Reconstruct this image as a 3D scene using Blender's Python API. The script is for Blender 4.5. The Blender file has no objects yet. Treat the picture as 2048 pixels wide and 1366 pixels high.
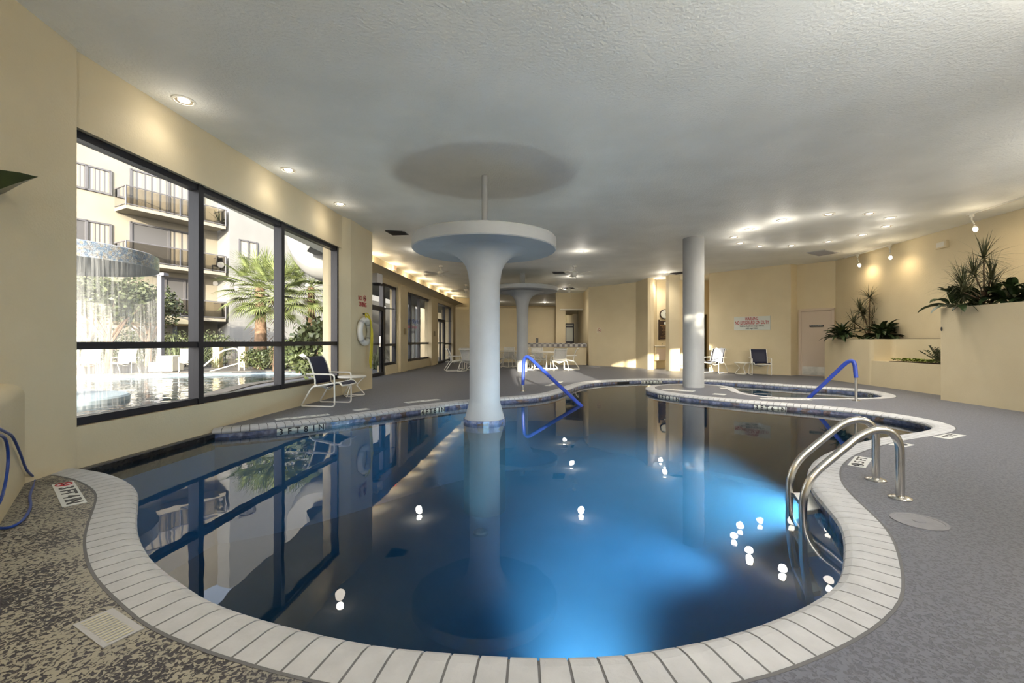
import bpy, math, random
from mathutils import Vector, Matrix, noise
from mathutils.geometry import tessellate_polygon
random.seed(7)
S = bpy.context.scene
COL = S.collection
F = 880.0            # focal length in pixels of the 2048-wide frame
PI = math.pi
R = math.radians

# ------------------------------------------------------------------ camera
cam = bpy.data.objects.new('camera', bpy.data.cameras.new('camera'))
COL.objects.link(cam)
cam.data.sensor_width = 36.0
cam.data.lens = F / 2048 * 36.0
cam.data.clip_start = 0.05
cam.location = (0, 0, 1.0)
cam.rotation_euler = (R(90), 0, 0)
S.camera = cam
# ------------------------------------------------------------------ colour
S.view_settings.view_transform = 'Standard'
S.view_settings.look = 'None'
S.view_settings.gamma = 1
S.view_settings.use_curve_mapping = False
S.view_settings.exposure = 0.72
S.cycles.use_denoising = True
S.cycles.max_bounces = 10
S.cycles.diffuse_bounces = 6
S.cycles.transparent_max_bounces = 16
S.cycles.sample_clamp_indirect = 6
S.cycles.caustics_reflective = False
S.cycles.caustics_refractive = False
# ------------------------------------------------------------------ sky
W = bpy.data.worlds.new('sky'); S.world = W; W.use_nodes = True
wn = W.node_tree.nodes; wl = W.node_tree.links
bg = wn['Background']
sky = wn.new('ShaderNodeTexSky'); sky.sky_type = 'NISHITA'
sky.sun_disc = False; sky.sun_elevation = R(24); sky.sun_rotation = R(180)
sky.air_density = 1.0; sky.dust_density = 3.0; sky.ozone_density = 1.0
hs = wn.new('ShaderNodeHueSaturation'); hs.inputs['Saturation'].default_value = 0.45
wl.new(sky.outputs[0], hs.inputs['Color']); wl.new(hs.outputs[0], bg.inputs['Color'])
bg.inputs['Strength'].default_value = 0.85
# ------------------------------------------------------------------ sun
SUN_D = Vector((-.03, 1, -.19)).normalized()
sl = bpy.data.lights.new('sun', 'SUN'); sl.energy = 14.0; sl.angle = R(.6); sl.color = (1, .87, .66)
so = bpy.data.objects.new('sun', sl); COL.objects.link(so)
so.rotation_euler = SUN_D.to_track_quat('-Z', 'Y').to_euler(); so.location = (0, -30, 20)

DOWN_W = 54.0        # power of one ceiling downlight
WARM = (1, .91, .78)
GLOW = .06

# ------------------------------------------------------------------ helpers
def gp(px, py, z=0.0):
    """point on the horizontal plane z seen at pixel (px,py)"""
    Y = F * (1 - z) / (py - 683.0)
    return Vector(((px - 1024) / F * Y, Y, z))
def at(px, py, Y):
    return Vector(((px - 1024) / F * Y, Y, 1 - (py - 683) * Y / F))
def hit(px, a, b):
    """where the ray of column px meets the vertical plane through a-b (plan)"""
    k = (px - 1024) / F
    dx, dy = b[0] - a[0], b[1] - a[1]
    t = (k * a[1] - a[0]) / (dx - k * dy)
    return Vector((a[0] + t * dx, a[1] + t * dy, 0))
def hz(px, py, a, b):
    p = hit(px, a, b); p.z = 1 - (py - 683) * p.y / F
    return p
def ceil_z(x):
    return 3.27 + .05 * max(0, -x - 1.8)

def link(o): COL.objects.link(o); return o
def tag(o, label=None, cat=None, group=None, kind=None):
    if label: o['label'] = label
    if cat: o['category'] = cat
    if group: o['group'] = group
    if kind: o['kind'] = kind
    return o
def thing(name, loc, label=None, cat=None, group=None, kind=None, rz=0):
    o = link(bpy.data.objects.new(name, None)); o.location = loc; o.rotation_euler = (0, 0, rz)
    o.empty_display_size = .1
    return tag(o, label, cat, group, kind)
def dup(root, loc, rz, label=None, group=None, scale=None):
    r = root.copy(); link(r); r.location = loc; r.rotation_euler = (0, 0, rz)
    if scale: r.scale = (scale,) * 3
    if label: r['label'] = label
    if group: r['group'] = group
    for ch in list(root.children):
        c = ch.copy(); link(c); c.parent = r
        for g in list(ch.children):
            d = g.copy(); link(d); d.parent = c
    return r

def fillet(pts, r, n=5, closed=False):
    pts = [Vector(p) for p in pts]; out = []
    N = len(pts)
    for i in range(N):
        if not closed and i in (0, N - 1): out.append(pts[i]); continue
        p, a, b = pts[i], pts[i - 1], pts[(i + 1) % N]
        rr = min(r, (a - p).length * .48, (b - p).length * .48)
        A = p + (a - p).normalized() * rr; B = p + (b - p).normalized() * rr
        for k in range(n + 1):
            t = k / n
            out.append(A * (1 - t) ** 2 + p * 2 * t * (1 - t) + B * t * t)
    return out

class MB:
    def __init__(s): s.v = []; s.f = []; s.uv = None
    def add(s, vs, fs):
        o = len(s.v); s.v += [Vector(v) for v in vs]; s.f += [tuple(i + o for i in f) for f in fs]; return s
    def box(s, c, d, rz=0, M=None):
        x, y, z = d[0] / 2, d[1] / 2, d[2] / 2
        m = Matrix.Rotation(rz, 4, 'Z') if M is None else M
        vs = [Vector(c) + m @ Vector((a * x, b * y, e * z)) for a in (-1, 1) for b in (-1, 1) for e in (-1, 1)]
        return s.add(vs, [(0, 1, 3, 2), (4, 6, 7, 5), (0, 4, 5, 1), (2, 3, 7, 6), (0, 2, 6, 4), (1, 5, 7, 3)])
    def seg(s, a, b, th, z0, z1, side=0):
        """wall slab over plan line a-b; side: -1/0/+1 moves the thickness to the right / centre / left of a->b"""
        a = Vector((a[0], a[1], 0)); b = Vector((b[0], b[1], 0)); d = (b - a).normalized(); n = Vector((-d.y, d.x, 0))
        o0 = n * (th * (side - 1) / 2); o1 = n * (th * (side + 1) / 2)
        vs = [a + o0, b + o0, b + o1, a + o1]
        return s.add([Vector((v.x, v.y, z0)) for v in vs] + [Vector((v.x, v.y, z1)) for v in vs],
                     [(3, 2, 1, 0), (4, 5, 6, 7), (0, 1, 5, 4), (1, 2, 6, 5), (2, 3, 7, 6), (3, 0, 4, 7)])
    def prism(s, poly, z0, z1, cap=True):
        n = len(poly)
        vs = [Vector((p[0], p[1], z0)) for p in poly] + [Vector((p[0], p[1], z1)) for p in poly]
        fs = [(i, (i + 1) % n, n + (i + 1) % n, n + i) for i in range(n)]
        s.add(vs, fs)
        if cap:
            tr = tessellate_polygon([[Vector((p[0], p[1], 0)) for p in poly]])
            s.add([Vector((p[0], p[1], z1)) for p in poly], tr)
            s.add([Vector((p[0], p[1], z0)) for p in poly], [t[::-1] for t in tr])
        return s
    def lathe(s, prof, c=(0, 0, 0), n=32, cap=True):
        c = Vector(c); vs = []; fs = []
        for r, z in prof:
            for k in range(n):
                a = 2 * PI * k / n
                vs.append(c + Vector((r * math.cos(a), r * math.sin(a), z)))
        for i in range(len(prof) - 1):
            for k in range(n):
                k2 = (k + 1) % n
                fs.append((i * n + k, i * n + k2, (i + 1) * n + k2, (i + 1) * n + k))
        if cap:
            fs.append(tuple(range(n))[::-1]); fs.append(tuple((len(prof) - 1) * n + k for k in range(n)))
        return s.add(vs, fs)
    def tube(s, pts, r, n=8, closed=False, cap=True):
        pts = [Vector(p) for p in pts]; N = len(pts)
        rs = r if isinstance(r, (list, tuple)) else [r] * N
        T = []
        for i in range(N):
            if closed: t = pts[(i + 1) % N] - pts[i - 1]
            else: t = pts[min(i + 1, N - 1)] - pts[max(i - 1, 0)]
            T.append(t.normalized() if t.length > 1e-9 else Vector((0, 0, 1)))
        u = T[0].orthogonal().normalized(); vs = []
        for i in range(N):
            u = (u - T[i] * u.dot(T[i]))
            u = u.normalized() if u.length > 1e-6 else T[i].orthogonal().normalized()
            w = T[i].cross(u)
            for k in range(n):
                a = 2 * PI * k / n
                vs.append(pts[i] + (u * math.cos(a) + w * math.sin(a)) * rs[i])
        fs = []
        for i in range(N if closed else N - 1):
            j = (i + 1) % N
            for k in range(n):
                k2 = (k + 1) % n
                fs.append((i * n + k, i * n + k2, j * n + k2, j * n + k))
        if cap and not closed:
            fs.append(tuple(range(n))[::-1]); fs.append(tuple((N - 1) * n + k for k in range(n)))
        return s.add(vs, fs)
    def quad(s, a, b, z0, z1):
        return s.add([(a[0], a[1], z0), (b[0], b[1], z0), (b[0], b[1], z1), (a[0], a[1], z1)], [(0, 1, 2, 3)])
    def flat(s, loops, z):
        L = [[Vector((p[0], p[1], 0)) for p in l] for l in loops]
        tr = tessellate_polygon(L); vs = [Vector((p.x, p.y, z)) for l in L for p in l]
        fs = []
        for t in tr:
            a, b, c = (vs[i] for i in t)
            if (b - a).cross(c - a).z < 0: t = t[::-1]
            fs.append(t)
        return s.add(vs, fs)
    def blade(s, base, d, L, w, bend=.5, n=6, up=Vector((0, 0, 1)), fold=.25, prof=None):
        """a leaf: strip along a path leaving base in direction d, drooping by bend"""
        d = Vector(d).normalized(); side = d.cross(up)
        side = side.normalized() if side.length > 1e-3 else Vector((1, 0, 0))
        p = Vector(base); vs = []; fs = []; st = L / n; cur = d.copy()
        for i in range(n + 1):
            t = i / n
            ww = w * (prof(t) if prof else math.sin(PI * min(1, t * .93 + .05)) ** .8)
            nn = side.cross(cur).normalized()
            vs += [p - side * ww / 2 + nn * ww * fold, p.copy(), p + side * ww / 2 + nn * ww * fold]
            p = p + cur * st
            cur = (cur + Vector((0, 0, -bend / n))).normalized()
        for i in range(n):
            a = i * 3
            fs += [(a, a + 1, a + 4, a + 3), (a + 1, a + 2, a + 5, a + 4)]
        return s.add(vs, fs)
    def build(s, name, mat, parent=None, smooth=False, ang=40, bevel=0, kind=None, solid=0, seg=2):
        me = bpy.data.meshes.new(name)
        off = Vector((0, 0, 0))
        if parent is not None:
            p = parent
            while p is not None: off += p.location; p = p.parent
        me.from_pydata([tuple(v - off) for v in s.v], [], s.f)
        me.materials.append(mat); me.validate(); me.update()
        o = link(bpy.data.objects.new(name, me))
        if parent is not None: o.parent = parent
        if smooth:
            for p in me.polygons: p.use_smooth = True
            try: me.set_sharp_from_angle(angle=R(ang))
            except Exception: pass
        if bevel:
            m = o.modifiers.new('bevel', 'BEVEL'); m.width = bevel; m.segments = seg; m.limit_method = 'ANGLE'; m.angle_limit = R(40)
            if smooth is False and seg > 2:
                for p in me.polygons: p.use_smooth = True
                try: me.set_sharp_from_angle(angle=R(60))
                except Exception: pass
        if solid:
            m = o.modifiers.new('solid', 'SOLIDIFY'); m.thickness = solid; m.offset = 0
        if kind: o['kind'] = kind
        return o

def text(body, mat, M, size, parent=None, name='lettering', align='CENTER', sx=1.0, ext=.0015, bold=0, fit=None):
    cu = bpy.data.curves.new(name, 'FONT'); cu.body = body; cu.size = size; cu.align_x = align; cu.align_y = 'CENTER'
    cu.extrude = ext; cu.offset = bold * size; cu.resolution_u = 3; cu.space_line = 1.0
    tmp = bpy.data.objects.new(name, cu)
    me = bpy.data.meshes.new_from_object(tmp); bpy.data.objects.remove(tmp); bpy.data.curves.remove(cu)
    me.materials.clear(); me.materials.append(mat)
    o = link(bpy.data.objects.new(name, me))
    if fit:
        xs_ = [v.co.x for v in me.vertices]; sx = fit / max(1e-6, max(xs_) - min(xs_))
    M = M @ Matrix.Diagonal((sx, 1, 1, 1))
    if parent is not None:
        o.parent = parent; M = Matrix.Translation(-parent.location) @ M
    o.matrix_local = M
    return o
def frame_m(o, u, v):
    u = Vector(u).normalized(); v = Vector(v); v = (v - u * v.dot(u)).normalized(); n = u.cross(v)
    m = Matrix((u, v, n)).transposed().to_4x4(); m.translation = Vector(o); return m

# ------------------------------------------------------------------ materials
def mat(name, col=(.5, .5, .5), rough=.5, metal=0, spec=.5, emit=None, es=0, alpha=1):
    m = bpy.data.materials.new(name); m.use_nodes = True
    b = m.node_tree.nodes['Principled BSDF']
    b.inputs['Base Color'].default_value = (*col, 1); b.inputs['Roughness'].default_value = rough
    b.inputs['Metallic'].default_value = metal; b.inputs['Specular IOR Level'].default_value = spec
    if emit: b.inputs['Emission Color'].default_value = (*emit, 1); b.inputs['Emission Strength'].default_value = es
    return m
def nd(m, t, **k):
    n = m.node_tree.nodes.new(t)
    for a, v in k.items():
        if a in n.inputs: n.inputs[a].default_value = v
        else: setattr(n, a, v)
    return n
def lk(m, a, b): m.node_tree.links.new(a, b)
def P(m): return m.node_tree.nodes['Principled BSDF']
def coords(m, scale=(1, 1, 1)):
    t = nd(m, 'ShaderNodeNewGeometry'); mp = nd(m, 'ShaderNodeMapping'); mp.inputs['Scale'].default_value = scale
    lk(m, t.outputs['Position'], mp.inputs['Vector']); return mp.outputs[0]
def ramp(m, fac, stops):
    r = nd(m, 'ShaderNodeValToRGB'); e = r.color_ramp.elements
    while len(e) < len(stops): e.new(.5)
    for i, (p, c) in enumerate(stops):
        e[i].position = p; e[i].color = (*c, 1) if len(c) == 3 else c
    lk(m, fac, r.inputs[0]); return r.outputs[0]
def ntex(m, vec, scale, detail=3, rough=.5, dist=0):
    n = nd(m, 'ShaderNodeTexNoise'); n.inputs['Scale'].default_value = scale; n.inputs['Detail'].default_value = detail
    n.inputs['Roughness'].default_value = rough; n.inputs['Distortion'].default_value = dist
    lk(m, vec, n.inputs['Vector']); return n.outputs[0]
def bump(m, h, strength=.3, dist=.01):
    b = nd(m, 'ShaderNodeBump'); b.inputs['Strength'].default_value = strength; b.inputs['Distance'].default_value = dist
    lk(m, h, b.inputs['Height']); lk(m, b.outputs[0], P(m).inputs['Normal']); return b
def noisy(name, c1, c2, scale, rough=.6, bs=.3, bd=.004, bscale=None, **k):
    m = mat(name, c1, rough, **k); v = coords(m)
    lk(m, ramp(m, ntex(m, v, scale, 4), [(.35, c1), (.65, c2)]), P(m).inputs['Base Color'])
    bump(m, ntex(m, v, bscale or scale * 6, 3), bs, bd); return m

M_wall = noisy('stucco', (.66, .57, .385), (.69, .60, .41), 2.0, .62, .45, .006, 60, spec=.35)
M_ceil = noisy('ceiling_plaster', (.80, .81, .77), (.88, .89, .85), 1.2, .55, .7, .012, 40, spec=.3)
M_col = noisy('column_plaster', (.33, .345, .355), (.355, .37, .38), 3, .6, .25, .003, 50, spec=.3)
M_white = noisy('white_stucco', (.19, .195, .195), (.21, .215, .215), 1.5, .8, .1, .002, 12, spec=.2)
M_bronze = mat('bronze_aluminium', (.020, .020, .026), .38, .3)
M_fframe = mat('facade_frame', (.10, .10, .11), .5)
M_steel = mat('brushed_steel', (.62, .60, .56), .24, 1)
M_kick = noisy('kick_plate_steel', (.45, .42, .36), (.62, .58, .5), 6, .35, .1, .002, metal=1)
M_wframe = mat('white_powder_coat', (.78, .76, .70), .35)
M_navy = mat('navy_sling', (.012, .015, .045), .6)
M_wsling = noisy('white_sling', (.50, .50, .47), (.56, .55, .52), 30, .7, .2, .002)
M_blue = mat('blue_rubber_cover', (.02, .05, .32), .42)
M_black = mat('black', (.01, .01, .01), .5)
M_grey = mat('grey_plastic', (.42, .42, .43), .5)
M_red = mat('red_letters', (.42, .02, .03), .5)
M_dark = mat('dark_letters', (.02, .02, .025), .5)
M_signw = mat('white_sign', (.62, .66, .62), .5)
M_brown = mat('brown_sign', (.035, .018, .012), .4)
M_gold = mat('gold_letters', (.35, .22, .09), .4)
M_door = mat('beige_door', (.62, .52, .42), .55)
M_fanw = mat('fan_white', (.72, .70, .63), .4)
M_rope = mat('yellow_rope', (.62, .52, .03), .6)
M_ring = mat('life_ring', (.66, .66, .64), .45)
M_soil = noisy('soil', (.03, .02, .012), (.07, .045, .03), 25, .9, .6, .02)
M_lamp = mat('lamp_bulb', (1, 1, 1), .4, emit=(1, .86, .66), es=18)
M_lampdim = mat('lamp_bulb_low', (1, 1, 1), .4, emit=(1, .85, .68), es=1.6)
M_refl = mat('reflector', (.75, .7, .62), .2, .8)
M_ptile = mat('marker_tile', (.66, .68, .67), .3)
M_hose = mat('blue_hose', (.01, .05, .28), .35)
M_trunk = noisy('bark', (.10, .065, .04), (.20, .13, .085), 9, .9, .8, .03)
M_mirror = mat('mirror', (.75, .74, .66), .03, 1)
M_towel = noisy('pale_towel', (.50, .54, .66), (.58, .62, .72), 12, .9, .4, .004)
M_canvas = mat('umbrella_canvas', (.66, .55, .33), .8)
M_iron = mat('black_iron', (.02, .02, .022), .5)
M_curtain = mat('curtain', (.26, .24, .205), .9)
M_post = mat('post_grey', (.17, .17, .20), .6)
M_pale = noisy('pale_bounce', (.74, .73, .70), (.80, .79, .76), 2, .8)
M_asph = noisy('patio', (.085, .08, .075), (.11, .105, .10), 3, .8, .3, .005)

def leafmat(name, c1, c2, rough=.4):
    m = mat(name, c1, rough); v = coords(m)
    lk(m, ramp(m, ntex(m, v, 6, 2), [(.3, c1), (.7, c2)]), P(m).inputs['Base Color'])
    return m
L_dark = leafmat('dark_leaf', (.012, .028, .010), (.035, .060, .018))
L_mid = leafmat('spiky_leaf', (.045, .055, .022), (.10, .10, .045))
L_lime = leafmat('lime_leaf', (.14, .20, .02), (.26, .32, .05))
L_palm = leafmat('palm_leaf', (.08, .11, .035), (.20, .24, .10), .5)
L_tree = leafmat('tree_leaf', (.035, .05, .022), (.09, .11, .05), .6)
L_yucca = leafmat('yucca_leaf', (.06, .085, .04), (.15, .18, .10), .5)
L_bush = leafmat('bush_leaf', (.03, .045, .018), (.11, .14, .06), .4)
L_banana = leafmat('banana_leaf', (.015, .03, .012), (.04, .065, .02), .3)

def glassy(name, tint, facing_lo, facing_hi, rough=0.0):
    m = bpy.data.materials.new(name); m.use_nodes = True; t = m.node_tree; t.nodes.clear()
    o = t.nodes.new('ShaderNodeOutputMaterial'); mx = t.nodes.new('ShaderNodeMixShader')
    tr = t.nodes.new('ShaderNodeBsdfTransparent'); gl = t.nodes.new('ShaderNodeBsdfGlossy')
    fr = t.nodes.new('ShaderNodeFresnel'); tr.inputs[0].default_value = (*tint, 1); gl.inputs['Roughness'].default_value = rough
    fr.inputs[0].default_value = facing_lo
    t.links.new(fr.outputs[0], mx.inputs[0]); t.links.new(tr.outputs[0], mx.inputs[1]); t.links.new(gl.outputs[0], mx.inputs[2])
    t.links.new(mx.outputs[0], o.inputs[0])
    return m, fr, gl, tr
M_glass = glassy('window_glass', (.60, .60, .595), 1.3, 0)[0]
M_clear = glassy('clear_glass', (.95, .96, .95), 1.3, 0)[0]
M_rail_glass = glassy('smoked_balcony_glass', (.50, .46, .38), 1.5, 0)[0]
M_water, _fr, _gl, _tr = glassy('pool_water', (.96, .98, .99), 1.42, 0)
_fr.inputs[0].default_value = 1.58
def ripple(m, fr, gl, amp, sc, ring=None):
    t = m.node_tree
    g = t.nodes.new('ShaderNodeNewGeometry'); n = t.nodes.new('ShaderNodeTexNoise')
    n.inputs['Scale'].default_value = sc; n.inputs['Detail'].default_value = 2
    t.links.new(g.outputs['Position'], n.inputs['Vector'])
    h = n.outputs[0]
    if ring:
        vm = t.nodes.new('ShaderNodeVectorMath'); vm.operation = 'DISTANCE'; vm.inputs[1].default_value = ring
        t.links.new(g.outputs['Position'], vm.inputs[0])
        mu = t.nodes.new('ShaderNodeMath'); mu.operation = 'MULTIPLY'; mu.inputs[1].default_value = 26
        t.links.new(vm.outputs['Value'], mu.inputs[0])
        sn = t.nodes.new('ShaderNodeMath'); sn.operation = 'SINE'; t.links.new(mu.outputs[0], sn.inputs[0])
        mr = t.nodes.new('ShaderNodeMapRange'); mr.inputs['From Min'].default_value = 0; mr.inputs['From Max'].default_value = 1.7
        mr.inputs['To Min'].default_value = .30; mr.inputs['To Max'].default_value = 0
        t.links.new(vm.outputs['Value'], mr.inputs['Value'])
        m2 = t.nodes.new('ShaderNodeMath'); m2.operation = 'MULTIPLY_ADD'
        t.links.new(sn.outputs[0], m2.inputs[0]); t.links.new(mr.outputs[0], m2.inputs[1]); t.links.new(h, m2.inputs[2]); h = m2.outputs[0]
    b = t.nodes.new('ShaderNodeBump'); b.inputs['Strength'].default_value = 1; b.inputs['Distance'].default_value = amp
    t.links.new(h, b.inputs['Height']); t.links.new(b.outputs[0], gl.inputs['Normal'])
ripple(M_water, _fr, _gl, .0009, 3.0, (1.63, 7.35, -.09))
M_waterside = bpy.data.materials.new('water_body'); M_waterside.use_nodes = True
def _absorb(m, surf=False):
    t = m.node_tree
    if surf:
        t.nodes.clear(); o = t.nodes.new('ShaderNodeOutputMaterial'); tr = t.nodes.new('ShaderNodeBsdfTransparent'); t.links.new(tr.outputs[0], o.inputs[0])
    o = [n for n in t.nodes if n.type == 'OUTPUT_MATERIAL'][0]
    v = t.nodes.new('ShaderNodeVolumeAbsorption'); v.inputs['Color'].default_value = (.40, .73, .90, 1); v.inputs['Density'].default_value = .8
    sc = t.nodes.new('ShaderNodeVolumeScatter'); sc.inputs['Color'].default_value = (.22, .66, 1, 1); sc.inputs['Density'].default_value = .24; sc.inputs['Anisotropy'].default_value = .2
    ad = t.nodes.new('ShaderNodeAddShader'); t.links.new(v.outputs[0], ad.inputs[0]); t.links.new(sc.outputs[0], ad.inputs[1])
    t.links.new(ad.outputs[0], o.inputs['Volume'])
_absorb(M_water); _absorb(M_waterside, True)
M_owater, _fr2, _gl2, _tr2 = glassy('outdoor_water', (.60, .72, .78), 1.36, 0)
ripple(M_owater, _fr2, _gl2, .02, 3.0)

# deck: sprayed knock-down texture, worn beige on the left side
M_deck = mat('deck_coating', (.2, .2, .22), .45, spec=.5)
def _deck():
    m = M_deck; v = coords(m)
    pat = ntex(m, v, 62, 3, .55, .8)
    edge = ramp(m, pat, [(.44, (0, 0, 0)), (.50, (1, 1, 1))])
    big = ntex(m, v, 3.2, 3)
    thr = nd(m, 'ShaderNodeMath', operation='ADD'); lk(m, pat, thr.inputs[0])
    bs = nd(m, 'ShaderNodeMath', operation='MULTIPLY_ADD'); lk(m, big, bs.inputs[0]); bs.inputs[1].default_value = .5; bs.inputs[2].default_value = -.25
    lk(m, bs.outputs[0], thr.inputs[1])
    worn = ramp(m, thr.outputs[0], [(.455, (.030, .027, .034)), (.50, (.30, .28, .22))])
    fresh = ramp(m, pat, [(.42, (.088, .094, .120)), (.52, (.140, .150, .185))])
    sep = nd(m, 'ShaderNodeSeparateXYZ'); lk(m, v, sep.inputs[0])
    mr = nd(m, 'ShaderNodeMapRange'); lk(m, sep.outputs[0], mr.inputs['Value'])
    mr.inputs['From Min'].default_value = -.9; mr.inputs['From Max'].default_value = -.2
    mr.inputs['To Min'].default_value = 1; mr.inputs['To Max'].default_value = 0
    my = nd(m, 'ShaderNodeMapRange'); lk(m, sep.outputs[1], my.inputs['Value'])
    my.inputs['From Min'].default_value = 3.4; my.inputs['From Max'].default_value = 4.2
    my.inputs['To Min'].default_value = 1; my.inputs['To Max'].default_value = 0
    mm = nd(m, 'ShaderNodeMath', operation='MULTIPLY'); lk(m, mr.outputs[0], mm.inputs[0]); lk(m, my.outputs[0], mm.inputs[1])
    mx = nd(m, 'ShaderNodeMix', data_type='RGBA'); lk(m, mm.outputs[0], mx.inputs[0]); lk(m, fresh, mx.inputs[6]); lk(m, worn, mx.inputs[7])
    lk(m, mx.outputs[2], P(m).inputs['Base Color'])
    bump(m, edge, .5, .004)
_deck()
M_coping = noisy('coping_stone', (.43, .44, .455), (.50, .51, .525), 9, .6, .5, .004, 70)
M_grout = mat('grout', (.13, .13, .135), .8)
M_plaster = noisy('pool_plaster', (.22, .45, .66), (.28, .52, .74), 2.0, .7, .1, .003)
def tilemat(name, cols, sc, mortar):
    m = mat(name, (.1, .12, .2), .25); v = coords(m)
    vo = nd(m, 'ShaderNodeTexVoronoi'); vo.inputs['Scale'].default_value = sc; lk(m, v, vo.inputs['Vector'])
    r = ramp(m, vo.outputs['Color'], [(i / len(cols), c) for i, c in enumerate(cols)])
    n = ntex(m, v, sc * 2.2, 4)
    mx = nd(m, 'ShaderNodeMix', data_type='RGBA', blend_type='MULTIPLY'); mx.inputs[0].default_value = .8
    lk(m, r, mx.inputs[6]); lk(m, ramp(m, n, [(.3, (.25, .25, .3)), (.7, (1.3, 1.3, 1.3))]), mx.inputs[7])
    lk(m, mx.outputs[2], P(m).inputs['Base Color']); return m
M_tile = tilemat('waterline_tile', [(.06, .07, .12), (.12, .15, .26), (.20, .22, .30), (.09, .13, .26), (.16, .12, .10)], 9, 0)
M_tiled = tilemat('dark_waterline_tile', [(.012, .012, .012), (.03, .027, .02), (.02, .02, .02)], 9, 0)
M_mosaic = tilemat('glass_mosaic', [(.10, .16, .24), (.20, .27, .36), (.32, .30, .26), (.16, .22, .32), (.40, .42, .42)], 26, 0)
M_curtainwater = bpy.data.materials.new('falling_water')
def _fall():
    m = M_curtainwater; m.use_nodes = True; t = m.node_tree; b = P(m)
    b.inputs['Base Color'].default_value = (.75, .79, .83, 1); b.inputs['Roughness'].default_value = .5
    v = coords(m, (22, 22, .7)); n = ntex(m, v, 1.3, 4, .6)
    a = ramp(m, n, [(.42, (.05, .05, .05)), (.70, (.30, .30, .30))])
    lk(m, a, b.inputs['Alpha'])
_fall()
M_counter = mat('counter_tile', (.05, .03, .03), .3)
def _cnt():
    m = M_counter; g = coords(m); w = nd(m, 'ShaderNodeTexChecker'); w.inputs['Scale'].default_value = 9
    w.inputs['Color1'].default_value = (.03, .018, .02, 1); w.inputs['Color2'].default_value = (.40, .38, .34, 1)
    lk(m, g, w.inputs['Vector']); lk(m, w.outputs[0], P(m).inputs['Base Color'])
_cnt()

# ================================================================== pool outline
NEAR = [(-3.47, 3.50), (-3.22, 3.42), (-2.98, 3.30), (-2.75, 3.15), (-2.57, 3.0), (-2.40, 2.81), (-2.18, 2.54), (-1.966, 2.30), (-1.68, 2.04),
        (-1.37, 1.828), (-1.177, 1.71), (-.964, 1.618), (-.74, 1.54), (-.50, 1.4716), (-.32, 1.441), (-.056, 1.4125), (.119, 1.406), (.303, 1.4125),
        (.45, 1.435), (.709, 1.50), (.937, 1.588), (1.14, 1.687), (1.317, 1.80), (1.435, 1.905), (1.59, 2.09), (1.757, 2.32),
        (1.86, 2.51), (1.94, 2.71), (2.03, 2.93), (2.15, 3.18), (2.33, 3.45), (2.55, 3.71), (2.87, 4.00), (3.22, 4.25), (3.54, 4.44),
        (3.91, 4.63), (4.39, 4.84), (4.78, 5.04), (5.03, 5.26), (5.15, 5.56), (5.14, 5.95), (4.98, 6.38), (4.70, 6.74), (4.36, 7.04), (3.96, 7.36),
        (3.45, 7.86), (3.10, 8.33), (2.90, 8.76), (2.84, 9.2), (2.96, 9.72), (3.30, 10.16), (3.85, 10.40), (4.42, 10.36), (4.78, 10.05), (4.84, 9.6),
        (4.68, 9.15), (4.56, 8.7), (4.56, 8.25), (4.78, 7.92), (5.2, 7.82), (5.7, 7.80), (6.2, 7.82), (6.6, 7.93), (6.9, 8.18), (7.08, 8.52),
        (7.18, 8.9), (7.12, 9.28), (6.8, 9.66), (6.42, 10.06), (6.05, 10.5), (5.55, 11.05), (4.95, 11.5), (4.3, 11.73), (3.67, 11.76), (2.93, 11.55),
        (2.26, 11.18), (1.80, 10.68), (1.45, 10.02), (1.16, 9.32), (.87, 8.66), (.58, 8.25), (.24, 7.98), (-.24, 7.74), (-.8, 7.33), (-1.36, 6.78),
        (-1.87, 6.22), (-2.24, 5.80), (-2.56, 5.48), (-2.91, 5.22), (-3.21, 5.04), (-3.385, 4.96)]
def catmull(pts, step):
    P_ = [Vector((p[0], p[1], 0)) for p in pts]; fine = []
    for i in range(len(P_) - 1):
        p0 = P_[max(i - 1, 0)]; p1 = P_[i]; p2 = P_[i + 1]; p3 = P_[min(i + 2, len(P_) - 1)]
        for k in range(24):
            t = k / 24
            fine.append(.5 * ((2 * p1) + (p2 - p0) * t + (2 * p0 - 5 * p1 + 4 * p2 - p3) * t * t + (3 * p1 - p0 - 3 * p2 + p3) * t ** 3))
    fine.append(P_[-1])
    for _ in range(60):      # light smoothing of measurement wobble
        fine = [fine[0]] + [(fine[i - 1] + fine[i] * 2 + fine[i + 1]) / 4 for i in range(1, len(fine) - 1)] + [fine[-1]]
    L = [0]
    for a, b in zip(fine, fine[1:]): L.append(L[-1] + (b - a).length)
    n = round(L[-1] / step); out = []; j = 0
    for i in range(n + 1):
        d = L[-1] * i / n
        while j < len(L) - 2 and L[j + 1] < d: j += 1
        t = (d - L[j]) / max(1e-9, L[j + 1] - L[j]); out.append(fine[j].lerp(fine[j + 1], t))
    return out
CUR = catmull(NEAR, .0925)
def nrm(i):
    a = CUR[max(i - 1, 0)]; b = CUR[min(i + 1, len(CUR) - 1)]; d = (b - a).normalized()
    return Vector((d.y, -d.x, 0))
NRM = [nrm(i) for i in range(len(CUR))]
for _ in range(2):
    NRM = [NRM[0]] + [(NRM[i - 1] + NRM[i] + NRM[i + 1]).normalized() for i in range(1, len(NRM) - 1)] + [NRM[-1]]
CW = .188
OUT = [p + n * (CW - .006) for p, n in zip(CUR, NRM)]
WLX = lambda y: -3.80 + .076 * y                     # window wall plane
OUT[0] = Vector((WLX(3.40) - .02, 3.40, 0)); OUT[-1] = Vector((WLX(5.2) - .02, 5.22, 0))
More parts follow.
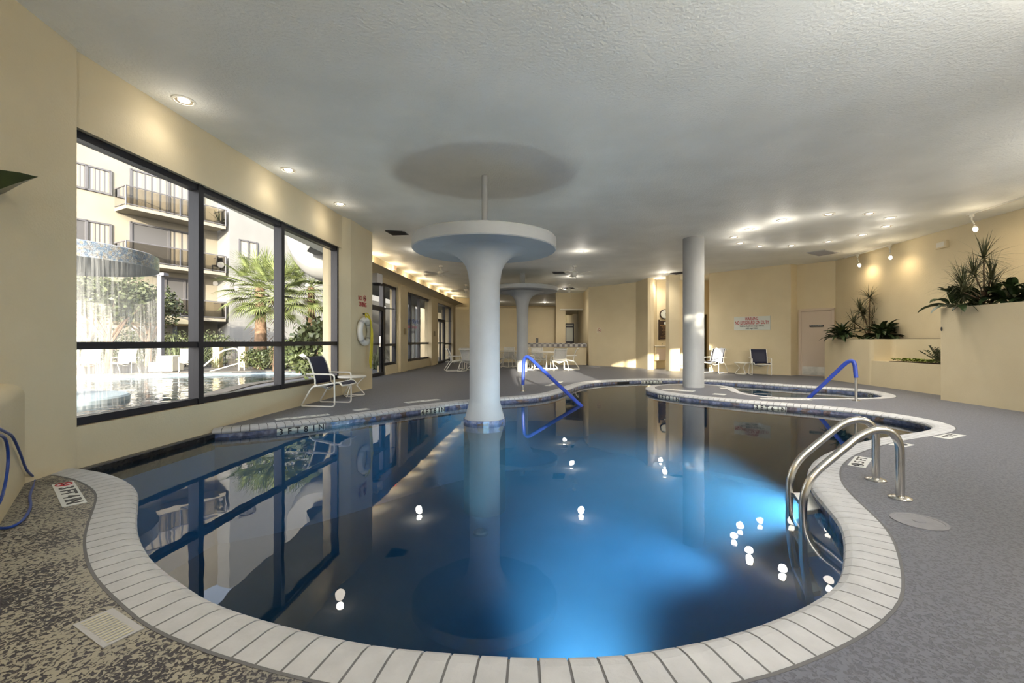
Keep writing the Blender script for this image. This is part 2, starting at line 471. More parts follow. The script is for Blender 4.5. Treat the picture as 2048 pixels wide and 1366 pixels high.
# keep the start/end strips against the wall
hole = [p for p in OUT] + [Vector((WLX(4.6) - .02, 4.6, 0)), Vector((WLX(4.0) - .02, 4.0, 0))]

GY = lambda x: -.38 + x * .437 / .899 - .22      # outer face of the glazed wall behind the camera
ROOM = [(-4.95, GY(-4.95)), (9.6, GY(9.6)), (9.6, 13.5), (8.0, 16.8), (5.0, 19.4), (4.2, 29), (-6, 29), (-6, 9.0), (-4.95, 9.0)]
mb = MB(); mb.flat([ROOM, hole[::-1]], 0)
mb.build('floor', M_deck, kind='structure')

# coping: one tile after another, grout below
cop = MB(); gro = MB()
prof = [(CW, -.03), (CW, .002), (.06, .005), (.022, -.001), (-.004, -.014), (-.012, -.030), (-.004, -.046), (.05, -.052)]
for i in range(len(CUR) - 1):
    vs = []
    for fr in (.045, .955):
        p = CUR[i].lerp(CUR[i + 1], fr); n = NRM[i].lerp(NRM[i + 1], fr).normalized()
        vs += [p + n * o + Vector((0, 0, z)) for o, z in prof]
    k = len(prof)
    fs = [(j, j + 1, k + j + 1, k + j) for j in range(k - 1)] + [(k - 1, 0, k, 2 * k - 1), tuple(range(k))[::-1], tuple(range(k, 2 * k))]
    cop.add(vs, fs)
gp_ = [(CW + .012, -.03), (CW + .012, .0015), (.05, .0015), (.02, -.006), (.002, -.018), (-.003, -.03), (.002, -.044), (.05, -.0515)]
k = len(gp_); vs = []; fs = []
for p, n in zip(CUR, NRM): vs += [p + n * o + Vector((0, 0, z)) for o, z in gp_]
for i in range(len(CUR) - 1): fs += [(i * k + j, i * k + j + 1, (i + 1) * k + j + 1, (i + 1) * k + j) for j in range(k - 1)]
gro.add(vs, fs)
cp = cop.build('pool_coping', M_coping, kind='structure')
gro.build('grout', M_grout, cp)

# tile band, basin, water
def wallstrip(pts, z0, z1):
    m = MB(); v = []; f = []
    for p in pts: v += [Vector((p.x, p.y, z0)), Vector((p.x, p.y, z1))]
    for i in range(len(pts) - 1): f.append((2 * i, 2 * i + 2, 2 * i + 3, 2 * i + 1))
    m.add(v, f); return m
inner = [p + n * .004 for p, n in zip(CUR, NRM)]
led = [Vector((WLX(5.05) + .055, 5.0, 0)), Vector((WLX(3.45) + .055, 3.42, 0))]
loop = inner + led
POOLZ = -1.30
wallstrip(inner, -.20, -.05).build('pool_tile_band', M_tile, kind='structure', smooth=True)
wallstrip(loop + [loop[0]], POOLZ, -.20).build('pool_basin_wall', M_plaster, kind='structure', smooth=True)
m = MB(); m.flat([loop], POOLZ); m.build('pool_basin_floor', M_plaster, kind='structure')
wl_ = [p - n * .003 for p, n in zip(CUR, NRM)] + [led[0] + Vector((.006, 0, 0)), led[1] + Vector((.006, 0, 0))]
wat = MB(); wat.flat([wl_], -.09); nt = len(wat.f)
k = len(wl_); bot = POOLZ + .004
wat.add([Vector((p.x, p.y, -.09)) for p in wl_] + [Vector((p.x, p.y, bot)) for p in wl_], [(i, (i + 1) % k, k + (i + 1) % k, k + i) for i in range(k)])
bt = MB(); bt.flat([wl_], bot); wat.add(bt.v, [f[::-1] for f in bt.f])
wo = wat.build('pool_water', M_water, kind='structure'); wo.data.materials.append(M_waterside)
for i, p_ in enumerate(wo.data.polygons): p_.material_index = 0 if i < nt else 1
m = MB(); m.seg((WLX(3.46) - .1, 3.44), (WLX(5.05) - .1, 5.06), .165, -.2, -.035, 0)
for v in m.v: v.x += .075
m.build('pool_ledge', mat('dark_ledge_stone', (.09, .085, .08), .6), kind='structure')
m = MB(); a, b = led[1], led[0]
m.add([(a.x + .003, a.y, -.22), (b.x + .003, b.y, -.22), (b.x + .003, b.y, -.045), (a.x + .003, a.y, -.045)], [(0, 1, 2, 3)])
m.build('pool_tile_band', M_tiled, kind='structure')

for px_, py_, lab in [(-.375, 5.25, 'added small round uplight on the basin floor in front of the pool column'), (-.375, 6.9, 'added small round uplight on the basin floor behind the pool column')]:
    t = thing('added_pool_uplight', (px_, py_, POOLZ), lab, 'pool light')  # added uplights that brighten the underside of the column disc
    m = MB(); m.lathe([(.09, 0), (.09, .03), (.07, .045)], tuple(t.location), 24); m.build('housing', M_steel, t, smooth=True)
    l = bpy.data.lights.new('added_uplight_lamp', 'SPOT'); l.energy = 68; l.color = (1, .92, .80); l.spot_size = R(110); l.spot_blend = 1; l.shadow_soft_size = .30
    lo = link(bpy.data.objects.new('added_uplight_lamp', l)); lo.location = t.location + Vector((0, 0, .08)); lo.rotation_euler = (R(180), 0, 0)
# added, unseen pool lights: round niche lamps under the coping of the near wall, shining across the basin
for (px_, py_, aim, e, sz, yw, lab) in [(.30, 1.47, (.9, 6.6, -.75), 1000.0, 50, 0, 'added round underwater lamp in the near pool wall'),
                                   (2.93, 4.10, (-.6, 5.4, -.80), 620.0, 84, 60, 'added round underwater lamp in the pool wall beyond the ladder')]:
    t = thing('added_pool_light', (px_, py_, -.88 if px_ < 1 else -.62), lab, 'pool light')
    M_ = Matrix.Rotation(R(yw), 4, 'Z') @ Matrix.Rotation(R(-90), 4, 'X')
    m = MB(); m.lathe([(.10, 0), (.12, .01), (.12, .03), (.09, .035)], n=24)
    m.v = [M_ @ v + t.location for v in m.v]; m.build('ring', M_steel, t, smooth=True)
    m = MB(); m.lathe([(.088, .03), (.05, .04)], n=24); m.v = [M_ @ v + t.location for v in m.v]; m.build('lens', M_lampdim, t, smooth=True)
    l = bpy.data.lights.new('added_pool_lamp', 'SPOT'); l.energy = e * 1.15; l.color = (.80, .88, 1); l.spot_size = R(sz); l.spot_blend = 1; l.shadow_soft_size = .12
    lo = link(bpy.data.objects.new('added_pool_lamp', l)); lo.location = t.location + M_ @ Vector((0, 0, .08))
    lo.rotation_euler = (Vector(aim) - lo.location).to_track_quat('-Z', 'Y').to_euler()

# ================================================================== room shell
CB = lambda x: ceil_z(x)
m = MB()
xs = [-5.2, -4.2, -3.6, -3.0, -2.4, -1.8, 0, 3, 6, 9.8]
vs = [Vector((x, y, CB(x))) for x in xs for y in (GY(x), 29)]
m.add(vs, [(2 * i, 2 * i + 1, 2 * i + 3, 2 * i + 2) for i in range(len(xs) - 1)])
m.build('ceiling', M_ceil, kind='structure', smooth=True)
m = MB(); m.prism([(-3.9, -2.25), (9.2, 4.1), (9.5, 13.5), (8.0, 16.9), (4.6, 20), (4.6, 28.2), (-5.6, 28.2), (-5.6, 12.0), (-4.0, 9.4)], 3.46, 11.0); m.build('shade_storeys', M_white, kind='structure')   # unseen storeys over the pool hall, added to shade the courtyard

def wall(name, a, b, z0=0, z1=3.45, th=.22, side=-1, mat_=None, bevel=0):
    m = MB(); m.seg(a, b, th, z0, z1, side); return m.build(name, mat_ or M_wall, kind='structure', bevel=bevel)
WY0, WY1 = 3.53, 8.17
wa, wb = (WLX(WY0 - .05), WY0 - .05), (WLX(WY1 + .1), WY1 + .1)
# travel +Y: room on the right, so thickness to the left
w = MB(); w.seg(wa, wb, .24, -.25, .305, 1); w.seg(wa, wb, .24, 2.74, 3.45, 1)
w.build('wall_left', M_wall, kind='structure')
wall('wall_left_near', (-3.497, 3.535), (-3.40, 2.9), -.25, side=-1, th=.35)
wall('wall_left_near', (-3.40, 2.92), (-3.10, -1.95), side=-1, th=.3)
# angled pilaster with the life ring
pil = [(-3.21, 8.15), (-3.085, 8.42), (-2.992, 9.42), (-3.90, 9.46), (-4.16, 10.30), (-4.30, 10.25), (-4.0, 9.30), (-3.46, 9.22), (-3.40, 8.15)]
m = MB(); m.prism(pil, 0, 3.45); m.build('wall_pilaster', M_wall, kind='structure')
PIL = ((-3.085, 8.42), (-2.992, 9.42))

# ---- window 1
def window(name, line, off, y0, y1, z0, z1, mulls, trans, door=None, w=.055, dep=.10, label=None):
    """glazed opening lying on x = line(y)+off; mulls: list of y; trans: list of z"""
    root = thing(name, (line((y0 + y1) / 2) + off, (y0 + y1) / 2, z0), kind='structure')
    P3 = lambda y: (line(y) + off, y)
    f = MB()
    for y in [y0 + w / 2] + list(mulls) + [y1 - w / 2]:
        f.seg(P3(y - w / 2), P3(y + w / 2), dep, z0, z1, 0)
    f.build('window_frame', M_bronze, root)
    g = MB()
    f = MB()
    for zb in [z0 + w / 2, z1 - w / 2] + list(trans): f.seg(P3(y0), P3(y1), dep * .85, zb - w * .42, zb + w * .42, 0)
    f.build('transom', M_bronze, root)
    g.quad(P3(y0), P3(y1), z0, z1)
    g.build('pane', M_glass, root)
    return root
window('window_1', WLX, -.09, 3.40, 8.17, .305, 2.74, [4.90, 6.43], [.965], w=.075, dep=.12)

# ---- recessed glazed wall beyond the pilaster
GLX = lambda y: -4.85 + .076 * y
PLX = lambda y: -4.70 + .076 * y
def gp3(px):  # y on glazing plane for pixel column
    return 4.85 / (.076 + (1024 - px) / F)
GW = MB()
WZ = 2.72
yA, yB, yC, yD, yE, yF, yG = 11.0, 14.15, 15.19, 18.25, 19.45, 22.4, 24.4
for a, b, z0, z1 in [(10.3, yA, 0, WZ), (yB, yC, 0, WZ), (yD, yE, 0, WZ), (yF, yG, 0, WZ), (10.3, yG, WZ, 3.5),
                     (13.1, yB, 0, .28), (yC, yD, 0, .30), (20.95, yF, 0, 0)]:
    if z1 > z0: GW.seg((GLX(a) + .10, a), (GLX(b) + .10, b), .26, z0, z1, 1)
GW.build('wall_left_far', M_wall, kind='structure')
PW = MB()
for a, b in [(14.2, 14.95), (18.1, 18.85), (22.3, 23.2)]: PW.seg((PLX(a) + .03, a), (PLX(b) + .03, b), .3, 0, WZ + .1, 1)
PW.build('wall_left_piers', M_wall, kind='structure', bevel=.02)
window('window_2', GLX, 0, yC, yD, .30, WZ, [gp3(820), gp3(837.5)], [.93], w=.09)
def glazed_door(name, y0, ym, y1, zsill, leafmid=None):
    root = thing(name, (GLX(y0), y0, 0), kind='structure')
    P3 = lambda y: (GLX(y), y); w = .1
    f = MB()
    for y in (y0 + w / 2, ym, y1 - w / 2): f.seg(P3(y - w / 2), P3(y + w / 2), .12, 0, WZ, 0)
    f.seg(P3(y0), P3(y1), .11, WZ - .07, WZ, 0)
    f.seg(P3(y0), P3(ym), .14, 1.90, 2.02, 0); f.seg(P3(y0), P3(ym), .11, 0, .1, 0)
    f.seg(P3(ym), P3(y1), .11, .86, .93, 0); f.seg(P3(ym), P3(y1), .11, zsill, zsill + .08, 0)
    f.build('door_frame', M_bronze, root)
    lf = MB()
    for y in (y0 + .16, (leafmid or ym - .1), ym - .1): lf.seg(P3(y - .04), P3(y + .04), .07, .1, 1.9, 0)
    lf.seg(P3(y0 + .1), P3(ym - .06), .07, .9, .96, 0)
    lf.build('door_leaf', M_bronze, root)
    hnd = MB(); hnd.box((GLX(ym - .4) + .10, ym - .4, 1.0), (.03, .03, .3)); hnd.build('door_handle', M_steel, root)
    cl = MB(); cl.tube([(GLX(ym) + .08, ym - .15, 1.97), (GLX(ym) + .35, ym + .1, 1.97)], .012); cl.build('door_closer', M_bronze, root)
    g = MB(); g.quad(P3(y0), P3(y1), .05, WZ); g.build('pane', M_glass, root)
    return root
glazed_door('door_1', yA, 13.05, yB, .28)
glazed_door('door_2', yE, 21.0, yF, .05, 20.25)

# bulkhead with a rounded lower face running along the glazing; added lamps on top brighten the ceiling above it
m = MB(); n = 10; ys = (9.95, 25.0); v = []
pr = [(.0, 2.70)] + [(.50 - .50 * math.cos(PI / 2 * i / n) ** 1.0, 2.70 + .30 * math.sin(PI / 2 * i / n)) for i in range(n + 1)] + [(.46, 3.02), (.0, 3.02)]
for y in ys: v += [Vector((GLX(y) + o, y, z)) for o, z in pr]
k = len(pr); m.add(v, [(i, (i + 1) % k, k + (i + 1) % k, k + i) for i in range(k)] + [tuple(range(k)), tuple(range(k, 2 * k))[::-1]])
m.build('trim_1', M_wall, kind='structure', smooth=True)
ord_ = ['nearest the pilaster', 'second from the pilaster', 'third from the pilaster', 'fourth from the pilaster', 'fifth from the pilaster', 'fourth from the far end', 'third from the far end', 'second from the far end', 'last at the far end']
for y in (10.4, 11.9, 13.4, 14.9, 16.4, 17.9, 19.4, 20.9, 22.4):
    t = thing('added_cove_lamp', (GLX(y) + .22, y, 3.02), 'small added lamp on top of the long rounded bulkhead, ' + ord_.pop(0), 'lamp', 'added lamps on the bulkhead')
    m = MB(); m.lathe([(.04, 0), (.045, .02), (.03, .05), (.01, .06)], tuple(t.location), 12); m.build('bulb', M_lamp, t, smooth=True)
    l = bpy.data.lights.new('added_cove_light', 'POINT'); l.energy = 3.2; l.color = (1, .85, .62); l.shadow_soft_size = .05
    lo = link(bpy.data.objects.new('added_cove_light', l)); lo.location = (GLX(y) + .30, y, 3.12)

# ---- far walls (plan points worked out from the photograph)
FW = [(3.20, 18.4), (4.76, 16.9), (4.86, 15.75), (4.97, 15.75), (5.37, 16.3), (7.30, 16.3), (6.57, 14.67), (8.16, 12.88), (8.46, 13.06), (9.12, 12.30)]
def rwall(name, i, j, **k): return wall(name, FW[i], FW[j], side=1, **k)
rwall('wall_back_center', 0, 1)
rwall('wall_back_center', 1, 2); rwall('wall_back_center', 2, 3, th=.1)
rwall('wall_niche', 3, 4, th=.1)
m = MB(); m.seg(FW[4], (7.02, 16.3), .2, 0, 3.45, 1); m.seg((7.02, 16.3), (7.22, 16.3), .2, 2.0, 3.45, 1); m.seg((7.22, 16.3), FW[5], .2, 0, 3.45, 1)
m.build('wall_niche', M_wall, kind='structure')
rwall('wall_back_right', 5, 6, th=.08)
rwall('wall_back_right', 6, 7); rwall('wall_back_right', 7, 8, th=.3)
rwall('wall_door', 8, 9, th=.2)
m = MB(); m.prism([(5.355, 15.0), (5.73, 15.0), (5.73, 15.32), (5.355, 15.32)], 0, 3.30); m.build('wall_pier', M_wall, kind='structure')
RX = lambda y: 8.14 + .076 * y
wall('wall_right', (RX(12.5), 12.5), (RX(3.4), 3.4), side=1)
wall('wall_far_side', (3.25, 18.42), (3.55, 29), side=-1)
# dark door in the niche
dr = thing('door_3', (7.12, 16.33, 0), kind='structure')
m = MB(); m.box((7.12, 16.38, 1.0), (.2, .04, 2.0)); m.build('door_leaf', mat('dark_wood', (.05, .032, .015), .4), dr)
m = MB()
for x in (7.03, 7.21): m.box((x, 16.34, 1.0), (.025, .1, 2.0))
m.box((7.12, 16.34, 1.99), (.2, .1, .03)); m.build('door_frame', mat('olive_frame', (.14, .10, .035), .5), dr)

# flush door on the right
DA, DB = (8.46, 13.06), (9.12, 12.30)
du = (Vector((*DB, 0)) - Vector((*DA, 0))).normalized(); dn = Vector((du.y, -du.x, 0)); dn = dn if dn.y < 0 else -dn
dd = thing('door_4', (*(hit(1634, DA, DB).xy), 0), kind='structure')
p0, p1 = hit(1601, DA, DB), hit(1667, DA, DB)
m = MB(); m.seg(p0 + dn * .02, p1 + dn * .02, .03, 0, 1.90, 0); m.build('door_leaf', M_door, dd)
m = MB()
for q in (p0, p1): m.seg(q - du * .035 + dn * .02, q + du * .035 + dn * .02, .09, 0, 1.93, 0)
m.seg(p0 - du * .035 + dn * .02, p1 + du * .035 + dn * .02, .09, 1.88, 1.95, 0); m.build('door_frame', M_door, dd, bevel=.006)
m = MB(); q0, q1 = p0.lerp(p1, .07), p0.lerp(p1, .93); m.seg(q0 + dn * .04, q1 + dn * .04, .006, .03, .27, 0); m.build('kick_plate', M_kick, dd)
m = MB(); m.tube([p0.lerp(p1, .9) + dn * .04 + Vector((0, 0, .9)), p0.lerp(p1, .9) + dn * .09 + Vector((0, 0, .9))], .025); m.build('door_handle', M_steel, dd)
sg = thing('door_sign', hz(1634, 652, DA, DB) + dn * .05, 'narrow dark name sign with white capitals on the beige door', 'sign')
m = MB(); c = sg.location; m.seg(c - du * .17, c + du * .17, .008, c.z - .028, c.z + .028, 0); m.build('plate', M_dark, sg)
text('POOL EQUIPMENT', M_signw, frame_m(c + dn * .006, du, (0, 0, 1)), .05, sg, fit=.30)

# ---- far end: rounded partition, kitchen opening, counter
m = MB(); n = 8
pr = [(0, 0), (0, 2.5)] + [(.14 - .14 * math.cos(PI * i / n), 2.52 + .14 * math.sin(PI * i / n)) for i in range(n + 1)] + [(.28, 2.5), (.28, 0)]
v = []
for x in (-2.7, 2.05): v += [Vector((x, 21.0 + o, z)) for o, z in pr]
k = len(pr); m.add(v, [(i, (i + 1) % k, k + (i + 1) % k, k + i) for i in range(k)] + [tuple(range(k)), tuple(range(k, 2 * k))[::-1]])
m.build('wall_partition', M_wall, kind='structure', smooth=True)
m = MB(); m.box((.55, 21.15, 3.0), (.22, .22, .75)); m.build('wall_partition_post', M_wall, kind='structure')
xk0, xk1, xk2 = (1112 - 1024) / F * 20.6, (1131 - 1024) / F * 20.6, 3.6
m = MB(); m.seg((xk0, 20.6), (xk1, 20.6), .2, 0, 3.45, 1); m.seg((xk1, 20.6), (xk2, 20.6), .2, 2.48, 3.45, 1); m.seg((xk1, 20.6), (xk2, 20.6), .2, 0, .9, 1)
m.build('wall_kitchen', M_wall, kind='structure')
m = MB(); m.seg((xk1 - .25, 20.55), (xk2, 20.55), .05, 2.46, 2.52, 0); m.build('trim_2', M_fanw, kind='structure')
m = MB(); m.seg((-6, 28), (4, 28), .2, 0, 3.45, 1); m.build('wall_back', M_wall, kind='structure')
m = MB(); m.seg((-6, 9.2), (-6, 28), .2, 0, 3.45, 1)
m = MB(); m.seg((-3.05, 23.2), (-1.85, 23.6), .2, 0, 3.45, 1); m.seg((-1.85, 23.6), (-1.85, 28), .2, 0, 3.45, 1); m.seg((-3.9, 24.3), (-3.05, 23.2), .2, 0, 3.45, 1)
m.build('wall_back_left', M_wall, kind='structure')
mr = thing('wall_mirror', ((1154 - 1024) / F * 22.4, 22.4, 1.6), 'tall mirror filling the opening behind the bar counter', 'mirror')
m = MB(); m.box((mr.location.x + .1, 22.4, 1.55), (1.5, .03, 1.7)); m.build('glass', M_mirror, mr)
m = MB(); m.box((mr.location.x - .66, 22.37, 1.55), (.06, .06, 1.7)); m.build('frame', M_fanw, mr)
m = MB(); m.seg((xk1, 22.5), (4.0, 22.5), .1, 0, 3.4, 1); m.build('wall_kitchen', M_wall, kind='structure')
gd = thing('glazed_door_panel', ((1139 - 1024) / F * 21.3, 21.3, 0), 'narrow dark-framed glazed door behind the right end of the counter', 'door')
m = MB(); x = gd.location.x
for xx in (x - .19, x + .19): m.box((xx, 21.3, 1.0), (.05, .05, 1.75))
m.box((x, 21.3, .5), (.43, .05, 1.0)); m.box((x, 21.3, 1.72), (.38, .05, .08)); m.box((x, 21.3, 1.85), (.38, .05, .05)); m.build('frame', M_bronze, gd)
m = MB(); m.box((x, 21.32, .95), (.34, .02, 1.8)); m.build('panel', M_signw, gd)
ct = thing('bar_counter', ((1116 - 1024) / F * 18.6, 18.6, 0), 'long bar counter with dark and white tiled edge at the far end', 'counter')
xa, xb = (1056 - 1024) / F * 18.6, 3.16
m = MB(); m.box(((xa + xb) / 2, 18.72, .37), (xb - xa, .12, .74)); m.build('front_panel', M_wall, ct)
m = MB(); m.box(((xa + xb) / 2, 18.6, .84), (xb - xa, .06, .15)); m.build('tiled_edge', M_counter, ct)
m = MB(); m.box(((xa + xb) / 2, 18.9, .92), (xb - xa, .62, .03)); m.build('worktop', mat('counter_top', (.10, .07, .06), .3), ct)
mb_ = thing('menu_holder', at(1074, 681, 18.85), 'small black stand-up card on the left part of the bar counter', 'card holder')
m = MB(); m.box(mb_.location, (.11, .04, .2)); m.build('card', M_black, mb_)
m = MB(); m.box(mb_.location + Vector((0, -.024, .0)), (.02, .006, .12)); m.build('print', M_signw, mb_)
gl2 = thing('narrow_glass_door', ((918.5 - 1024) / F * 23.1, 23.1, 0), 'pair of narrow dark-framed glass panels at the far left end of the hall', 'glass door')
m = MB(); x = gl2.location.x
for xx in (x - .19, x + .02, x + .19): m.box((xx, 23.1, .95), (.07, .06, 1.75))
m.box((x, 23.1, 1.8), (.42, .06, .05)); m.box((x, 23.1, .85), (.42, .06, .05)); m.build('frame', M_bronze, gl2)
m = MB(); m.box((x, 23.12, .95), (.38, .01, 1.7)); m.build('pane', M_mirror, gl2)

# ---- glazed wall behind the camera, low unseen wall added to trim the sun, and the opening the sun comes through
GA, GD = Vector((0, -.38, 0)), Vector((.899, .437, 0)).normalized()
def gpt(x): return GA + GD * ((x - GA.x) / GD.x)
m = MB()
m.seg(gpt(-3.9), gpt(.33), .2, 0, 3.45, -1); m.seg(gpt(.33), gpt(9.0), .2, 3.13, 3.45, -1); m.seg(gpt(.33), gpt(9.0), .2, 0, .3, -1)
m.seg(gpt(2.62), gpt(3.22), .2, 0, 3.45, -1); m.seg(gpt(7.05), gpt(9.0), .2, 0, 3.45, -1)
m.build('wall_front', M_wall, kind='structure')
wr = thing('window_3', gpt(3.5), kind='structure')
m = MB()
for x in (.36, 1.42, 2.60, 3.25, 3.42, 3.9, 4.9, 5.62, 5.75, 6.6, 7.0):
    p = gpt(x); m.seg(p - GD * .03, p + GD * .03, .08, .3, 3.13, 0)
m.build('window_frame', M_bronze, wr)
m = MB(); m.quad(gpt(.33), gpt(7.05), .3, 3.13); m.build('pane', M_clear, wr)
gn = Vector((GD.y, -GD.x, 0))
for x, lab in [(-2.5, 'added bowl uplight sconce on the wall behind the camera, far left'), (-1.0, 'added bowl uplight sconce on the wall behind the camera, near its window'), (2.92, 'added bowl uplight sconce on the pier of the glazed wall'), (7.7, 'added bowl uplight sconce on the right end of the glazed wall')]:
    p = gpt(x) - gn * .13 + Vector((0, 0, 1.85)); t = thing('added_sconce', p, lab, 'added wall light', 'added uplight sconces')  # unseen sconces added to brighten the near ceiling
    m = MB(); m.lathe([(.03, -.12), (.08, -.10), (.13, -.03), (.14, .03), (.13, .03), (.10, -.05), (.0, -.08)], tuple(p), 24, cap=False); m.build('bowl', M_fanw, t, smooth=True)
    m = MB(); m.lathe([(.004, -.04), (.035, -.03), (.045, 0), (.03, .02), (.004, .03)], tuple(p), 16); m.build('bulb', M_lamp, t, smooth=True)
    l = bpy.data.lights.new('added_sconce_lamp', 'SPOT'); l.energy = 20 if x < -2 else (100 if x < 0 else 130); l.color = (1, .98, .93); l.spot_size = R(165); l.spot_blend = 1; l.shadow_soft_size = .06
    lo = link(bpy.data.objects.new('added_sconce_lamp', l)); lo.location = p + Vector((0, 0, .07)); lo.rotation_euler = (Vector((-gn.x * .5, -gn.y * .5, 1))).to_track_quat('-Z', 'Y').to_euler()
m = MB(); m.seg(gpt(-6) + gn * 2.2, gpt(2.9) + gn * 2.2, .2, 0, 2.40, 0); m.seg(gpt(2.9) + gn * 2.2, gpt(10) + gn * 2.2, .2, 0, 2.36, 0)
m.build('sun_block_wall', M_pale, kind='structure')  # unseen wall added to keep low sun off the near deck
m = MB(); m.box((3, -12, -.06), (60, 24, .1)); m.build('ground', M_pale, kind='structure')  # unseen ground, made pale to bounce sky light up to the ceiling

# ================================================================== columns
def mushroom(name, x, y, label, shaft, disc_r, z0, z1, prof_top, base, pipe_r):
    t = thing(name, (x, y, 0), label, 'column')
    m = MB(); m.lathe(shaft + prof_top, (x, y, 0), 48, cap=False); m.build('shaft', M_col, t, smooth=True, ang=60)
    m = MB(); r = disc_r
    m.lathe([(prof_top[-1][0] - .02, z0 + .001), (r - .012, z0), (r, z0 + .012), (r, z1 - .015), (r - .015, z1), (.02, z1)], (x, y, 0), 72, cap=False)
    m.build('disc', M_col, t, smooth=True, ang=35)
    m = MB(); m.lathe([(pipe_r, z1 - .02), (pipe_r, CB(x) + .03)], (x, y, 0), 20); m.build('hanger_pipe', M_col, t, smooth=True)
    return t
c1 = mushroom('mushroom_column', -.375, 6.03, 'white mushroom-shaped column standing in the pool, wide round disc on top',
     [(.275, -.048), (.266, -.03), (.214, .165), (.2077, .19), (.2077, 1.72)], .977, 2.237, 2.40,
     [(.211, 1.79), (.222, 1.89), (.24, 1.98), (.265, 2.035), (.295, 2.08), (.335, 2.125), (.385, 2.165), (.44, 2.198), (.51, 2.222), (.60, 2.2365)], None, .041)
m = MB(); m.lathe([(.289, -.2), (.289, -.046), (.27, -.046)], (-.375, 6.03, 0), 24, cap=False); m.build('tile_ring', M_tile, c1)
m = MB(); m.lathe([(.284, -1.3), (.284, -.2)], (-.375, 6.03, 0), 32, cap=False); m.build('submerged_base', mat('submerged_shade', (.004, .006, .008), .7), c1, smooth=True)  # near-black colour stands in for light lost under water
c2 = mushroom('mushroom_column', .345, 14.7, 'smaller white mushroom column on the deck beside the dining tables',
     [(.172, 0), (.178, .8), (.19, 1.6), (.20, 2.1)], 1.17, 2.66, 2.80,
     [(.215, 2.25), (.24, 2.35), (.28, 2.43), (.34, 2.50), (.43, 2.56), (.55, 2.61), (.72, 2.65)], None, .09)
cc = thing('round_column', (4.0, 9.70, 0), 'plain white round column on the deck tongue between pool and spa', 'column')
m = MB(); m.lathe([(.22, 0), (.22, CB(4) + .02)], (4.0, 9.70, 0), 48); m.build('shaft', M_col, cc, smooth=True)

# ================================================================== planters (stucco troughs)
PA = lambda y: 7.13 + .103 * y
lp = thing('stepped_planter', (8.3, 10.4, 0), 'low stepped stucco planter with an upper and a lower trough by the white door', 'planter')
m = MB(); m.prism([(PA(11.78), 11.78), (PA(10.0), 10.0), (8.55, 9.85), (8.52, 7.62), (RX(7.62), 7.62), (RX(11.6), 11.6)], 0, 1.055)
m.build('upper_trough', M_wall, lp, bevel=.06, seg=4)
m = MB(); m.prism([(PA(10.05) + .01, 10.02), (PA(7.62), 7.62), (8.6, 7.62), (8.6, 9.9)], 0, .565); m.build('lower_trough', M_wall, lp, bevel=.03, seg=3)
m = MB(); m.prism([(8.68, 11.3), (8.68, 7.75), (RX(7.7), 7.75), (RX(11.3), 11.3)], 1.02, 1.062); m.build('soil', M_soil, lp)
m = MB(); m.prism([(8.02, 7.7), (8.48, 7.7), (8.50, 9.6), (8.22, 9.6)], .53, .572); m.build('soil', M_soil, lp)
HP = lambda y: 6.76 + .08 * y
hp = thing('tall_planter', (8.1, 6.0, 0), 'tall smooth stucco planter wall at the right edge of the hall', 'planter')
m = MB(); m.prism([(HP(7.59), 7.59), (HP(3.9), 3.9), (RX(3.9), 3.9), (RX(7.59), 7.59)], 0, 1.57); m.build('wall_block', M_wall, hp, bevel=.05, seg=4)
m = MB(); m.prism([(HP(7.4) + .18, 7.4), (HP(4.2) + .18, 4.2), (RX(4.2) - .02, 4.2), (RX(7.4) - .02, 7.4)], 1.54, 1.578); m.build('soil', M_soil, hp)
for q, (xx, yy, zz) in enumerate([((1884 - 1024) / F * 7.55, 7.53, .0)]):
    tp = thing('thermostat_tag', hz(1884, 658, (HP(7.59), 7.59), (HP(4), 4)) + Vector((-.01, 0, 0)), 'tiny dark tag on the corner of the tall planter', 'tag')
    m = MB(); m.lathe([(.004, -.035), (.010, -.02), (.011, .02), (.004, .035)], tuple(tp.location), 8); m.build('tag', M_dark, tp)

sp = thing('corner_planter', (-3.0, 2.4, 0), 'low stucco planter with a rounded top, in the near left corner', 'planter')
A, B = Vector((-3.45, 3.12, 0)), Vector((-2.05, 1.58, 0)); u = (B - A).normalized(); n_ = Vector((-u.y, u.x, 0)); n_ = -n_ if n_.x > 0 else n_
pr = []
H = .715; rr = .09
for i in range(9): a = PI / 2 * i / 8; pr.append((rr - rr * math.cos(a), H - rr + rr * math.sin(a)))
pr = [(0, 0)] + pr + [(.75, H), (.75, 0)]
v = []
for q in (A - u * .0, B): v += [q + n_ * o + Vector((0, 0, z)) for o, z in pr]
k = len(pr); m = MB(); m.add(v, [(i, (i + 1) % k, k + (i + 1) % k, k + i) for i in range(k)] + [tuple(range(k)), tuple(range(k, 2 * k))[::-1]])
m.build('wall_block', M_wall, sp, smooth=True)
m = MB(); m.seg(A + u * .5 + n_ * .42, B - u * .1 + n_ * .42, .4, H - .03, H + .006, 0); m.build('soil', M_soil, sp)

